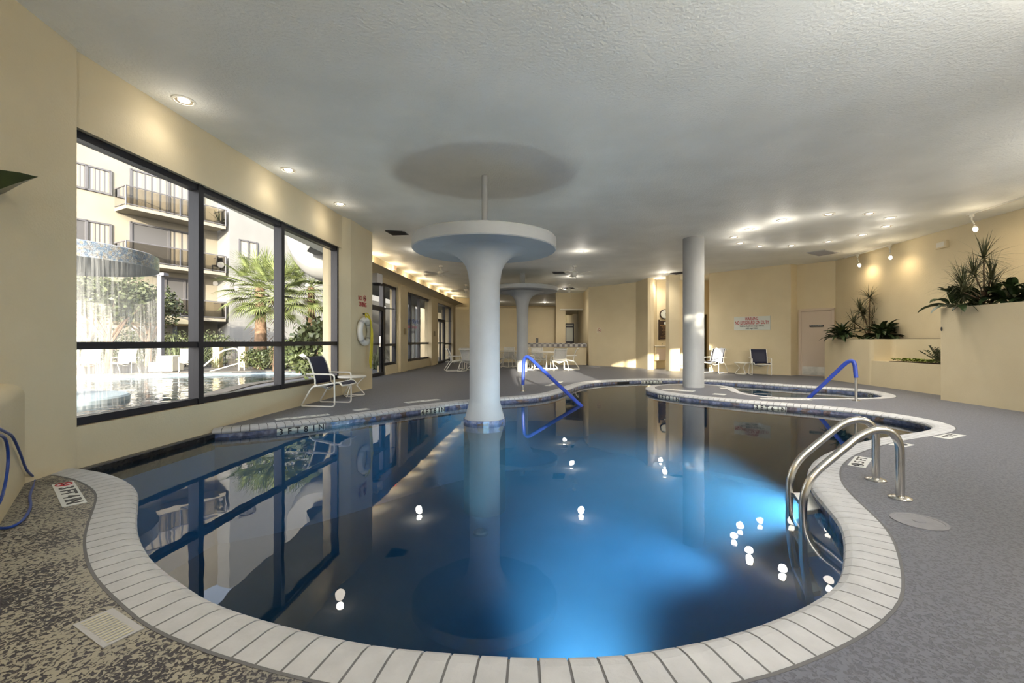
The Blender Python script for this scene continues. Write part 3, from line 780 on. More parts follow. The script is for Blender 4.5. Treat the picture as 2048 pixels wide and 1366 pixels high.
# ================================================================== plants
def spray(m, c, n, L, w, el=(20, 80), bend=1.0, az=(0, 360), pr=None, seg=6, fold=.2, jit=.02):
    for i in range(n):
        a = R(random.uniform(*az)); e = R(random.uniform(*el)); l = random.uniform(*L)
        d = Vector((math.cos(a) * math.cos(e), math.sin(a) * math.cos(e), math.sin(e)))
        m.blade(Vector(c) + Vector((random.uniform(-jit, jit), random.uniform(-jit, jit), 0)), d, l, random.uniform(*w), bend * random.uniform(.6, 1.3), seg, fold=fold, prof=pr)
thin = lambda t: (1 - t) ** .7 if t > .15 else .6 + t * 2.2
def spiky(loc, h, heads, label, L=.33):
    t = thing('spiky_plant', loc, label, 'plant'); st = MB(); lf = MB()
    for dx, dy, hh in heads:
        p0 = Vector(loc); top = p0 + Vector((dx, dy, hh)); mid = p0.lerp(top, .5) + Vector((dx * -.25, dy * -.2, 0))
        path = [p0, p0.lerp(mid, .6), mid, mid.lerp(top, .6), top]
        st.tube(path, [.016, .014, .012, .011, .009], 6)
        spray(lf, top, 60, (L * .6, L), (.014, .022), (-25, 85), .55, pr=thin, seg=5, fold=.1)
        spray(lf, top - Vector((0, 0, .06)), 24, (L * .6, L * .9), (.010, .015), (-40, 30), .9, pr=thin, seg=5, fold=.1)
    st.build('stem', M_trunk, t, smooth=True); lf.build('leaves', L_mid, t); return t
def broad(loc, n, L, w, label, m_=L_dark, el=(15, 80), name='broad_leaf_plant', bend=1.3, jit=.06):
    t = thing(name, loc, label, 'plant'); lf = MB(); st = MB()
    for i in range(n):
        a = random.uniform(0, 2 * PI); e = R(random.uniform(*el)); sh = random.uniform(.05, .16)
        b = Vector(loc) + Vector((random.uniform(-jit, jit), random.uniform(-jit, jit), 0))
        d = Vector((math.cos(a) * math.cos(e), math.sin(a) * math.cos(e), math.sin(e)))
        q = b + d * sh; st.tube([b, q], .006, 5)
        lf.blade(q, d, random.uniform(*L), random.uniform(*w), bend * random.uniform(.7, 1.3), 7, fold=.22)
    st.build('stem', L_mid, t); lf.build('leaves', m_, t); return t
# upper trough (z 1.06)
def yat(px, y): return ((px - 1024) / F * y, y)
x, y = yat(1738, 10.9)
spiky((x, y, 1.06), 1, [(-.02, -.05, 1.02), (-.22, .0, .72), (-.10, .05, .60), (.16, .05, .50), (-.30, .1, .42)], 'tall thin-leaved spiky plant in the middle of the upper trough', .42)
x, y = yat(1684, 11.05); broad((x, y, 1.06), 70, (.26, .42), (.07, .10), 'dark bushy plant at the left end of the upper trough, beside the door', bend=1.6)
x, y = yat(1766, 10.3); broad((x, y, 1.06), 85, (.30, .50), (.07, .10), 'dark arching leafy plant right of the spiky one on the upper trough', bend=1.7)
# lower trough: ZZ plant and lime ground cover
x, y = 8.15, 8.38
zz = thing('fern_like_plant', (x, y, .57), 'small dark upright plant with feathery stems in the lower trough', 'plant'); lf = MB(); st = MB()
for i in range(15):
    a = random.uniform(0, 2 * PI); e = R(random.uniform(30, 75)); d = Vector((math.cos(a) * math.cos(e), math.sin(a) * math.cos(e), math.sin(e)))
    L_ = random.uniform(.26, .46); p = [Vector((x, y, .57)) + d * L_ * k / 8 + Vector((0, 0, -.05 * (k / 8) ** 2)) for k in range(9)]
    st.tube(p, .006, 5)
    for k in range(2, 9):
        for s_ in (-1, 1):
            dd_ = (d.cross(Vector((0, 0, 1))).normalized() * s_ + d * .7).normalized()
            lf.blade(p[k], dd_, .075, .032, .3, 3)
st.build('stem', L_mid, zz); lf.build('leaves', L_dark, zz)
for (x, y, n_, lab) in [(8.30, 9.0, 60, 'lime green creeping ground cover left of the small dark plant'), (8.14, 7.98, 34, 'patch of lime green ground cover against the tall planter, right of the dark plant')]:
    t = thing('ground_cover', (x, y, .57), lab, 'plant', kind='stuff'); lf = MB()
    for i in range(n_ * 2):
        c = Vector((x + random.uniform(-.16, .12), y + random.uniform(-.45, .45) * (1 if n_ > 40 else .5), .575 + random.random() * .05))
        a = random.uniform(0, 2 * PI); lf.blade(c, (math.cos(a), math.sin(a), .5), .09, .06, 1.2, 3)
    lf.build('leaves', L_lime, t)
# tall planter (z 1.57)
x, y = yat(1968, 7.05)
x = min(x, 8.35)
spiky((x, y, 1.58), 1, [(-.05, -.04, .74), (-.16, .0, .50), (-.25, .1, .34), (-.38, -.05, .20), (.12, .0, .42), (.22, .1, .24)], 'large thin-leaved spiky plant on the tall planter', .52)
for px_, y_, n_, L_, lab in [(1915, 7.3, 26, (.26, .40), 'broad-leaved plant hanging over the left corner of the tall planter'),
                             (1965, 7.2, 22, (.22, .34), 'low broad-leaved plant at the foot of the large spiky plant'),
                             (2025, 6.8, 26, (.28, .44), 'broad-leaved plant with grey-green leaves right of the large spiky plant'),
                             (2075, 6.5, 26, (.34, .50), 'tall broad-leaved plant at the right picture edge on the tall planter')]:
    x, y = yat(px_, y_); broad((x, y, 1.57), n_, L_, (.10, .14), lab, bend=1.2, el=(5, 70), jit=.1)
# corner planter: large dark leaf
x, y = -3.05, 2.35
bp = thing('banana_plant', (-3.35, 2.55, .71), 'dark broad-leaved plant in the near left corner, one long leaf reaching into view', 'plant')
lf = MB(); wide = lambda t: (min(1, t * 4) * (1 - max(0, t - .45) / .55) ** .8)
p0 = at(-130, 445, 2.75); p1 = at(70, 358, 2.75); d = (p1 - p0)
lf.blade(p0, d + Vector((0, 0, .12)), d.length * 1.04, .40, .35, 12, fold=.30, prof=wide)
lf.blade(at(-120, 400, 2.9), Vector((-.4, -.5, .6)), .8, .2, 1.0, 8, prof=wide)
lf.blade(at(-120, 400, 2.9), Vector((.0, -.9, .4)), .7, .2, 1.3, 8, prof=wide)
lf.build('leaves', L_banana, bp, smooth=True)
m = MB(); m.tube([(-3.35, 2.55, .71), (-3.34, 2.62, 1.2), at(-130, 445, 2.75)], [.03, .025, .012]); m.build('stem', L_mid, bp, smooth=True)
# hose
hs_ = thing('garden_hose', gp(30, 1050), 'blue hose looped over the low planter and onto the deck at the left edge', 'hose')
hp_ = [(-.0, 0)]
P0_ = A; Q = lambda px, py, off=.02: (lambda h_: h_ - n_ * off if False else h_)(hz(px, py, A, B)) - Vector((n0x, n0y, 0)) * off
n0 = Vector((-u.y, u.x, 0)); n0 = -n0 if n0.x > 0 else n0; n0x, n0y = n0.x, n0.y
pts = [Q(-60, 850), Q(-30, 852), Q(0, 865), Q(15, 875), Q(30, 905), Q(44, 940, .02), Q(53, 962, .04), gp(60, 990, .012), gp(61, 1012, .012), gp(52, 1032, .012), gp(35, 1048, .012), gp(12, 1056, .012), gp(-20, 1054, .012), gp(-60, 1045, .012)]
def cr(pts, n=6):
    o = []
    for i in range(len(pts) - 1):
        p0, p1, p2, p3 = pts[max(i - 1, 0)], pts[i], pts[i + 1], pts[min(i + 2, len(pts) - 1)]
        for k in range(n):
            t = k / n; o.append(.5 * ((2 * p1) + (p2 - p0) * t + (2 * p0 - 5 * p1 + 4 * p2 - p3) * t * t + (3 * p1 - p0 - 3 * p2 + p3) * t ** 3))
    return o + [pts[-1]]
m = MB(); m.tube(cr(pts), .0075, 8)
m.tube(cr([Q(-60, 870), Q(-10, 872), Q(3, 890), Q(5, 930), Q(-2, 975), Q(-15, 1010), gp(-30, 1040, .012)]), .0075, 8)
m.build('hose', M_hose, hs_, smooth=True)

# ================================================================== ladder and handrails
ld = thing('pool_ladder', gp(1776, 980), 'bright stainless steel pool ladder with white treads, near right', 'ladder')
def rail(F0, W0, zt=.445, zb=.10, name='rail'):
    F0, W0 = Vector(F0), Vector(W0)
    d = (W0 - F0); up = Vector((0, 0, 1))
    p = [F0 + up * .0, F0 + up * (zt), F0.lerp(W0, .42) + up * (zt + .0), W0 + up * (zb), W0 - up * 1.1]
    # arch: straight up, half-round over, straight slope down, then vertical into the water
    a = F0.copy(); h0 = .29; path = [a, a + up * h0]
    ctrl = [a + up * h0, a + up * (zt + .035), F0.lerp(W0, .30) + up * (zt + .03), F0.lerp(W0, .52) + up * (zt - .10)]
    for k in range(1, 15):
        t = k / 14; path.append(ctrl[0] * (1 - t) ** 3 + ctrl[1] * 3 * t * (1 - t) ** 2 + ctrl[2] * 3 * t * t * (1 - t) + ctrl[3] * t ** 3)
    low = fillet([path[-1], W0 + up * zb, W0 - up * .42, F0.lerp(W0, .86) - up * .85], .16, 7)
    path += low[1:]
    m = MB(); m.tube(path, .024, 14); m.build(name, M_steel, ld, smooth=True)
    m = MB(); m.lathe([(.062, 0), (.062, .008), (.05, .016), (.026, .02)], tuple(F0), 24); m.build('flange', M_steel, ld, smooth=True)
rail((2.47, 2.80, 0), (1.862, 2.816, 0)); rail((2.62, 3.168, 0), (1.995, 3.165, 0))
for i, z in enumerate((-.085, -.36, -.62)):
    q = [Vector((1.80, 2.80, z)), Vector((2.02, 2.80, z)), Vector((2.17, 3.20, z)), Vector((1.95, 3.19, z))]
    q = [Vector((1.89, 2.83, z)), Vector((2.05, 2.87, z)), Vector((2.19, 3.16, z)), Vector((2.02, 3.16, z))]
    m = MB(); m.prism([(v.x, v.y) for v in q], z - .03, z); m.build('tread', M_ptile, ld, bevel=.006)

def blue_rail(foot, top_px, end, label, zt, cover_z, grp):
    foot, end = Vector(foot), Vector(end)
    t = thing('grab_rail', foot, label, 'handrail', grp)
    up = Vector((0, 0, 1)); apex = foot + (end - foot) * .02 + up * (zt + .05)
    pts = fillet([foot, apex, end], .26, 10)
    r = .027
    # split: bare steel foot, blue covered rest
    lo = [p for p in pts if False]; m = MB(); m.tube([foot, foot + up * cover_z], .022, 12); m.build('bare_post', M_steel, t, smooth=True)
    m = MB(); m.tube([foot + up * (cover_z - .02)] + pts[1:], r + .006, 12); m.build('blue_cover', M_blue, t, smooth=True)
    m = MB(); m.lathe([(.06, 0), (.06, .008), (.026, .018)], tuple(foot), 20); m.build('flange', M_steel, t, smooth=True)
blue_rail((.22, 8.84, 0), None, (1.20, 7.46, -.12), 'blue-covered grab rail at the pool edge near the dining tables', .735, .15, 'blue grab rails')
blue_rail((5.81, 7.43, 0), None, (5.36, 8.10, -.14), 'blue-covered grab rail sloping into the small spa', .735, .41, 'blue grab rails')
lid = thing('deck_skimmer', gp(1838, 1043, .0), 'round grey plastic lid set flush in the deck near the ladder', 'lid')
m = MB(); m.lathe([(.125, -.01), (.125, .004), (.108, .005), (.106, .002), (.03, .003), (.028, .006), (0.004, .006)], tuple(lid.location), 40); m.build('lid', noisy('lid_plastic', (.20, .20, .22), (.23, .23, .25), 20), lid, smooth=True, ang=30)

# ================================================================== markers
def plate(name, c, label, body=None, mat_=M_ptile, tm=M_dark, size=None, rot=0, group=None, n=None, z=.004, lines=None):
    """c: four pixel corners, reading order: start-bottom, end-bottom, end-top, start-top"""
    w = [gp(*p, z) for p in c]
    u_ = ((w[1] - w[0]) + (w[2] - w[3])) / 2; v_ = ((w[3] - w[0]) + (w[2] - w[1])) / 2
    ctr = sum(w, Vector()) / 4; L_ = u_.length; H_ = v_.length; un = u_.normalized(); vn = (v_ - un * v_.dot(un)).normalized()
    t = thing(name, (ctr.x, ctr.y, 0), label, 'sign', group)
    q = [ctr - un * L_ / 2 - vn * H_ / 2, ctr + un * L_ / 2 - vn * H_ / 2, ctr + un * L_ / 2 + vn * H_ / 2, ctr - un * L_ / 2 + vn * H_ / 2]
    if (q[1] - q[0]).cross(q[2] - q[1]).z < 0: q = q[::-1]
    m = MB(); m.prism([(p.x, p.y) for p in q], 0.0005, z); m.build('plate', mat_, t)
    up = un.cross(vn).z
    M_ = frame_m(Vector((ctr.x, ctr.y, z + .0005)), un, vn)
    if up < 0: M_ = frame_m(Vector((ctr.x, ctr.y, z + .0005)), un, -vn)
    return t, M_, L_, H_
def nodive(parent, M_, r, m1=M_red):
    """small no-diving roundel: ring with a slash and a diver stroke"""
    g = MB(); o = [M_ @ Vector((math.cos(a) * r, math.sin(a) * r, .001)) for a in [2 * PI * i / 24 for i in range(24)]]
    g.tube(o, r * .10, 6, closed=True); g.tube([M_ @ Vector((-r * .7, r * .7, .001)), M_ @ Vector((r * .7, -r * .7, .001))], r * .09, 6)
    g.build('roundel', m1, parent)
    g = MB(); g.tube([M_ @ Vector((-r * .45, -r * .3, .001)), M_ @ Vector((0, r * .15, .001)), M_ @ Vector((r * .45, -r * .1, .001))], r * .10, 6)
    g.build('diver_mark', M_dark, parent)
t, M_, L_, H_ = plate('deck_marker', [(103, 970), (124.7, 1014), (174, 1004), (147.7, 961.5)], 'tile reading 3 FT 4 IN with a red no-diving roundel, near left deck')
nodive(t, M_ @ Matrix.Translation((-L_ * .41, 0, 0)), H_ * .38)
text('3 FT 4 IN', M_dark, M_ @ Matrix.Translation((L_ * .09, 0, 0)), H_ * .95, t, fit=L_ * .72, bold=.02)
t, M_, L_, H_ = plate('deck_marker', [(1731, 935), (1745, 915.5), (1711, 912.5), (1695, 930)], 'white tile reading 5 FT with a no-diving roundel, beside the ladder')
nodive(t, M_ @ Matrix.Translation((-L_ * .36, 0, 0)), H_ * .33, M_dark)
text('5 FT', M_dark, M_ @ Matrix.Translation((L_ * .14, 0, 0)), H_ * .8, t, fit=L_ * .58, bold=.015)
t, M_, L_, H_ = plate('deck_marker', [(1808, 893.5), (1829, 889.5), (1798, 884), (1776, 888.5)], 'white deck tile between the 5 FT and the 4 FT tiles, partly behind the ladder')
nodive(t, M_, H_ * .36, M_dark)
t, M_, L_, H_ = plate('deck_marker', [(1896, 878), (1930, 871), (1903, 866), (1868, 873)], 'white deck tile reading 4 FT at the right end of the pool')
text('4 FT', M_dark, M_, H_ * .75, t, fit=L_ * .7, bold=.01)
t, M_, L_, H_ = plate('vent_cover', [(145, 1248), (203, 1294), (291, 1257), (226, 1217)], 'square pale plastic cover plate set in the worn deck, near left', mat_=M_grey)
g = MB()
for i in range(12):
    f_ = -.42 + .84 * i / 11
    g.add([M_ @ Vector((f_ * L_ - .003, -H_ * .36, .001)), M_ @ Vector((f_ * L_ + .006, -H_ * .36, .001)), M_ @ Vector((f_ * L_ + .006, H_ * .30, .001)), M_ @ Vector((f_ * L_ - .003, H_ * .30, .001))], [(0, 1, 2, 3)])
g.build('ribs', mat('cover_ribs', (.50, .48, .36), .6), t)
for c, lab in [([(553, 840.5), (662, 829.5), (655, 827.5), (548, 837.5)], 'long pale deck tile strip nearest the chair, above the 3 FT 8 IN marker'),
               ([(712, 822), (740, 818.5), (733, 816.5), (706, 819.5)], 'short pale deck tile between the two left waterline markers'),
               ([(815, 806.5), (882, 799.5), (873, 797.8), (808, 804)], 'pale deck tile strip above the 4 FT 8 IN marker, left of the pool column'),
               ([(1098, 772), (1125, 763.5), (1118, 763), (1090, 771)], 'pale tile strip on the deck beside the blue grab rail near the dining tables'),
               ([(1325, 779), (1390, 783.5), (1386, 781.5), (1328, 777)], 'pale tile strip left of the round column, on the tongue'),
               ([(1425, 788.5), (1452, 790.5), (1450, 788), (1428, 786.5)], 'short pale tile right of the round column, on the tongue'),
               ([(1518, 797.5), (1624, 800), (1618, 798), (1520, 795.8)], 'pale tile strip between the pool coping and the spa coping'),
               ([(1441, 777), (1456, 777.4), (1453, 775.5), (1440, 775.2)], 'small square pale tile by the spa, behind the round column')]:
    t, M_, L_, H_ = plate('deck_marker', c, lab)
    if L_ > .5: text('3 FT 8 IN' if '3 FT 8' in lab else ('4 FT 8 IN' if '4 FT 8' in lab else 'NO DIVING'), M_grey, M_, H_ * .7, t, fit=L_ * .9)
# waterline markers: tiles on the vertical band, letters half under water
def near_cur(p):
    i = min(range(1, len(CUR) - 1), key=lambda j: (CUR[j].xy - Vector(p)).length); return i
def cur_px(px, far=True, z=-.07):
    best = None
    for i in range(1, len(CUR) - 1):
        p = CUR[i]; q = p.x / p.y * F + 1024
        if far(p) and (best is None or abs(q - px) < best[0]): best = (abs(q - px), i)
    return best[1]
def wmark(px0, px1, body, sel, label):
    i0, i1 = cur_px(px0, sel), cur_px(px1, sel)
    a, b = CUR[i0], CUR[i1]
    if (b.x / b.y) < (a.x / a.y): a, b, i0, i1 = b, a, i1, i0
    t = thing('waterline_marker', ((a.x + b.x) / 2, (a.y + b.y) / 2, -.09), label, 'sign')
    lo, hi = min(i0, i1), max(i0, i1); idx = list(range(lo, hi + 1)); idx = idx if i0 < i1 else idx[::-1]
    mm = MB(); v = []
    for j in idx:
        p = CUR[j] - NRM[j] * .004; v += [Vector((p.x, p.y, -.135)), Vector((p.x, p.y, -.052))]
    mm.add(v, [(2 * j, 2 * j + 2, 2 * j + 3, 2 * j + 1) for j in range(len(idx) - 1)]); mm.build('tiles', M_signw, t)
    # letters placed one by one along the band
    n = len(body); tot = len(idx) - 1
    for q, ch in enumerate(body):
        if ch == ' ': continue
        f_ = (q + .5) / n * tot; j = int(f_); fr = f_ - j; p = CUR[idx[j]].lerp(CUR[idx[min(j + 1, tot)]], fr)
        uu = (CUR[idx[min(j + 1, tot)]] - CUR[idx[j]]).normalized(); nn = NRM[idx[j]]
        text(ch, M_dark, frame_m(Vector((p.x, p.y, -.092)) - nn * .006, uu, (0, 0, 1)), .098, t, bold=.02)
wmark(560, 654, '3FT8IN', lambda p: p.x < -1.5 and p.y > 4.7, 'white tile row reading 3 FT 8 IN at the left waterline')
wmark(844, 892, '4FT8IN', lambda p: p.x < -.3 and p.y > 5.6, 'white tile row reading 4 FT 8 IN, left of the mushroom column')
wmark(1281, 1321, '3FT3IN', lambda p: p.y > 11.2, 'far white tile row reading 3 FT 3 IN on the back edge of the pool')
wmark(1314, 1359, '3FT3IN', lambda p: 7 < p.y < 9.2 and p.x < 4.2 and p.x > 2.7, 'white tile row reading 3 FT 3 IN on the tip of the tongue')
wmark(1502, 1571, '3FT6IN', lambda p: 6.3 < p.y < 8.2 and 3.6 < p.x < 4.8 and p.y < 7.7, 'white tile row reading 3 FT 6 IN under the tongue of deck')
wmark(1733, 1765, '3FT4', lambda p: p.x > 6.9 and p.y > 8.6, 'white tile row reading 3 FT 4 inside the small spa')
# skimmer opening on the far edge
sk = thing('skimmer_opening', (2.62, 11.3, -.07), 'black skimmer slot in the tile band at the far edge', 'skimmer')
i = cur_px(1249, lambda p: p.y > 10.9); p = CUR[i]
sk.location = (p.x, p.y, -.08); m = MB(); a, b = CUR[i + 2], CUR[i - 2]; m.seg(a - NRM[i] * .006, b - NRM[i] * .006, .01, -.125, -.055, 0); m.build('slot', M_black, sk)

# ================================================================== furniture
def make_chair(label, group, sling, loc, rz):
    t = thing('sling_chair', (0, 0, 0), label, 'chair', group)
    for s in (-1, 1):
        y = s * .25
        P_ = lambda x, z: (x, y, z)
        pts = fillet([P_(.10, .505), P_(.55, .50), P_(.553, .015), P_(0, .015), P_(.19, .31), P_(.56, .375)], .05, 5)
        m = MB(); m.tube(pts, .0125, 8); m.build('side_frame', M_wframe, t, smooth=True)
        y = s * .215
        pts = cr([Vector(P_(x, z)) for x, z in [(.03, .735), (.06, .76), (.10, .735), (.15, .63), (.19, .51), (.215, .41), (.22, .345), (.27, .315), (.36, .325), (.48, .355), (.57, .375), (.62, .37), (.655, .335)]], 4)
        m = MB(); m.tube(pts, .0125, 8)
        m.tube([(.20, s * .25, .315), (.22, s * .215, .33)], .011, 6); m.tube([(.50, s * .25, .365), (.50, s * .215, .36)], .011, 6)
        m.build('sling_rail', M_wframe, t, smooth=True)
    for x, z in ((.035, .738), (.655, .335)):
        m = MB(); m.tube([(x, -.215, z), (x, 0, z - .012), (x, .215, z)], .0115, 8); m.build('cross_bar', M_wframe, t, smooth=True)
    m = MB(); m.tube([(.30, -.25, .335), (.32, 0, .25), (.30, .25, .335)], .011, 8); m.build('seat_brace', M_wframe, t, smooth=True)
    def sheet(ps, name, sag):
        m = MB(); v = []; n = 8
        for x, z in ps:
            for k in range(n + 1):
                f_ = k / n * 2 - 1; v.append((x - sag[0] * (1 - f_ * f_), f_ * .208, z - sag[1] * (1 - f_ * f_)))
        m.add(v, [(i * (n + 1) + k, i * (n + 1) + k + 1, (i + 1) * (n + 1) + k + 1, (i + 1) * (n + 1) + k) for i in range(len(ps) - 1) for k in range(n)])
        m.build(name, sling, t, smooth=True, solid=.005)
    sheet([(.05, .758), (.07, .765), (.10, .74), (.15, .635), (.19, .515), (.215, .415), (.22, .35)], 'backrest', (.02, .0))
    sheet([(.22, .35), (.27, .32), (.36, .33), (.48, .36), (.57, .38), (.62, .375), (.65, .345)], 'seat', (.0, .03))
    t.location = loc; t.rotation_euler = (0, 0, rz)
    return t
navy = make_chair('navy sling chair with white frame by the big window', 'navy lounge chairs', M_navy, (-3.185, 6.95, 0), R(-8))
r2 = dup(navy, (7.47, 13.38, 0), R(-108), 'navy sling chair against the right wall, nearest the white door', 'navy lounge chairs', 1)
r1 = dup(navy, (6.72, 14.18, 0), R(-145), 'navy sling chair draped with a pale towel, left of the small wall table', 'navy lounge chairs', 1)
tw = thing('towel', (6.72, 14.18, 0), 'pale blue towel draped over the left navy chair by the wall', 'towel')
m = MB(); c_, s_ = math.cos(R(-145)), math.sin(R(-145)); v = []
pp = [(.00, .70), (.05, .785), (.09, .765), (.16, .65), (.20, .53), (.23, .43), (.26, .36), (.36, .355), (.48, .385)]
for x, z in pp:
    for k in range(7):
        f_ = k / 6 * 2 - 1; lx, ly = x + .015, (.02 + f_ * .17); v.append((6.72 + lx * c_ - ly * s_, 14.18 + lx * s_ + ly * c_, z + .012 * math.sin(k * 2.1)))
m.add(v, [(i * 7 + k, i * 7 + k + 1, (i + 1) * 7 + k + 1, (i + 1) * 7 + k) for i in range(len(pp) - 1) for k in range(6)])
m.build('cloth', M_towel, tw, smooth=True, solid=.012)

def side_table(loc, r, h, label, name='side_table', group='small round side tables', legs=3, z0=0.0):
    t = thing(name, loc, label, 'table', group)
    m = MB(); m.lathe([(r - .012, h - .03), (r, h - .022), (r, h - .004), (r - .008, h), (.01, h)], loc, 40); m.build('table_top', M_wframe, t, smooth=True, ang=35)
    for k in range(legs):
        a = 2 * PI * k / legs + .5; L = Vector(loc)
        dv = Vector((math.cos(a), math.sin(a), 0)); dw = Vector((math.cos(a + 2 * PI / legs), math.sin(a + 2 * PI / legs), 0))
        pts = fillet([L + dv * r * .86 + Vector((0, 0, h - .03)), L + dv * r * .30 + Vector((0, 0, h * .55)), L + dv * r * .95 + Vector((0, 0, .012)), L + dw * r * .95 + Vector((0, 0, .012)), L + dw * r * .30 + Vector((0, 0, h * .55))], .05, 4)
        m = MB(); m.tube(pts, .0095 if h < .5 else .013, 7); m.build('leg', M_wframe, t, smooth=True)
    return t
side_table((-2.93, 8.06, 0), .25, .37, 'low round white side table in front of the life ring pilaster')
side_table((7.02, 13.42, 0), .22, .37, 'low round white side table between the two chairs by the right wall')
def dining(loc, label, chairs):
    side_table(loc, .55, .635, label, 'dining_table', 'white dining tables')
    for (dx, dy, rz, lab) in chairs:
        dup(whitec, (loc[0] + dx, loc[1] + dy, 0), R(rz), lab, 'white dining chairs')
whitec = make_chair('white sling chair seen from behind, right dining table, sunlit', 'white dining chairs', M_wsling, (1.68, 14.92, 0), R(98))
dining((1.22, 15.75, 0), 'round white dining table at the right, standing in the sunlight', [
    (1.18, -.15, 172, 'white sling chair at the right side of the sunlit dining table'),
    (-1.02, -.25, 8, 'white sling chair at the left side of the sunlit dining table, behind the grab rail'),
    (-.28, 1.15, -82, 'white sling chair on the far side of the sunlit dining table')])
dining((-1.15, 15.3, 0), 'round white dining table at the left, half hidden by the pool column', [
    (-1.12, -.45, 15, 'white sling chair at the left end of the left dining table, seen from the side'),
    (-.60, 1.0, -60, 'white sling chair on the far side of the left dining table'),
    (-.42, -1.02, 62, 'white sling chair on the near side of the left dining table, beside the pool column')])
dining((-.12, 17.4, 0), 'round white dining table farthest back, between the two mushroom columns', [
    (-.85, -.95, 40, 'white sling chair on the near left side of the farthest dining table'),
    (.55, -1.0, 110, 'white sling chair on the near right side of the farthest dining table'),
    (.0, 1.15, -90, 'white sling chair behind the farthest dining table')])

# ================================================================== ceiling fittings
def downlight(px, py, label, lit=1.0, grp='recessed ceiling lights', world=None, power=None):
    if world: x, y = world
    else:
        y = F * 2.27 / (683 - py); x = (px - 1024) / F * y
        y = F * (CB(x) - 1) / (683 - py); x = (px - 1024) / F * y
    z = CB(x); t = thing('ceiling_light', (x, y, z), label, 'light', grp)
    m = MB(); m.lathe([(.098, -.001), (.098, -.010), (.080, -.014), (.074, -.004), (.074, -.001)], (x, y, z), 32, cap=False); m.build('trim_ring', M_fanw, t, smooth=True)
    m = MB(); m.lathe([(.074, -.012), (.046, -.006), (.045, -.002)], (x, y, z), 32, cap=False); m.build('reflector', M_refl, t, smooth=True)
    m = MB(); m.lathe([(.052, -.004), (.047, -.010), (.025, -.016), (.004, -.018)], (x, y, z), 24); m.build('bulb', M_lamp if lit > .5 else M_lampdim, t, smooth=True)
    l = bpy.data.lights.new('downlight', 'SPOT'); l.energy = (power or DOWN_W) * lit; l.color = WARM; l.spot_size = R(150); l.spot_blend = 1; l.shadow_soft_size = .06
    lo = link(bpy.data.objects.new('downlight', l)); lo.location = (x, y, z - .05)
    l = bpy.data.lights.new('downlight_glow', 'POINT'); l.energy = (DOWN_W * (.3 if power else 1)) * lit * GLOW; l.color = WARM; l.shadow_soft_size = .08
    lo = link(bpy.data.objects.new('downlight_glow', l)); lo.location = (x, y, z - .22)
    return t
for px_, py_, lab in [(368, 201, 'recessed downlight nearest the camera, over the big window'), (577, 340, 'recessed downlight over the second bay of the big window'),
                  (680, 408, 'recessed downlight over the third bay of the big window, by the pilaster')]: downlight(px_, py_, lab, 1, power=6)
for px_, py_, lit, lab in [(1162.5, 502, 1, 'bright recessed downlight just right of the pool column disc'), (1144, 553, 1, 'bright recessed downlight beside the far right ceiling fan'),
    (1321, 556, 1, 'recessed downlight in the ceiling above the wall clock'), (1498.7, 458, 1, 'bright recessed downlight right of the round column'),
    (1564.5, 440, 1, 'bright recessed downlight, the nearest of the spa cluster'), (1468, 474, .35, 'dim recessed downlight closest to the round column'),
    (1480, 486, .35, 'dim recessed downlight just right of the round column, second from it'), (1520, 492, .35, 'dim recessed downlight above the warning sign'),
    (1583, 490.7, .35, 'dim recessed downlight above the white door corner'), (1657.5, 428, .35, 'dim recessed downlight left of the one nearest the right track'),
    (1738.5, 426.5, .35, 'dim recessed downlight, rightmost of the near row of the spa cluster'), (1779.6, 435.5, .35, 'dim recessed downlight closest to the right wall'),
    (1773, 452, .35, 'dim recessed downlight above the right end of the short track'), (1724, 469.6, .35, 'dim recessed downlight above the left lamp of the short track'),
    (1655.6, 483, .35, 'dim recessed downlight next to the grey ceiling vent')]: downlight(px_, py_, lab, lit)
for x, y, lab in [(-2.35, 11.1, 'recessed downlight above the hidden side of the pool column disc'), (2.26, 19.0, 'recessed downlight in front of the kitchen opening'), (1.9, 25.6, 'recessed downlight in the bright gap above the rounded partition'), (-.9, 25.0, 'added recessed downlight behind the rounded partition, left'), (5.0, 14.4, 'added recessed downlight before the wall pier')]:
    downlight(0, 0, lab, 1, world=(x, y))  # some of these are added lamps that brighten the far end
for x, y, lab in [(-1.6, 1.0, 'added recessed downlight over the near left deck'), (1.2, .9, 'added recessed downlight over the near coping'), (3.6, 2.6, 'added recessed downlight over the ladder'), (6.2, 4.6, 'added recessed downlight before the tall planter')]:
    downlight(0, 0, lab, 1, world=(x, y))  # unseen downlights, added for brightness around the camera

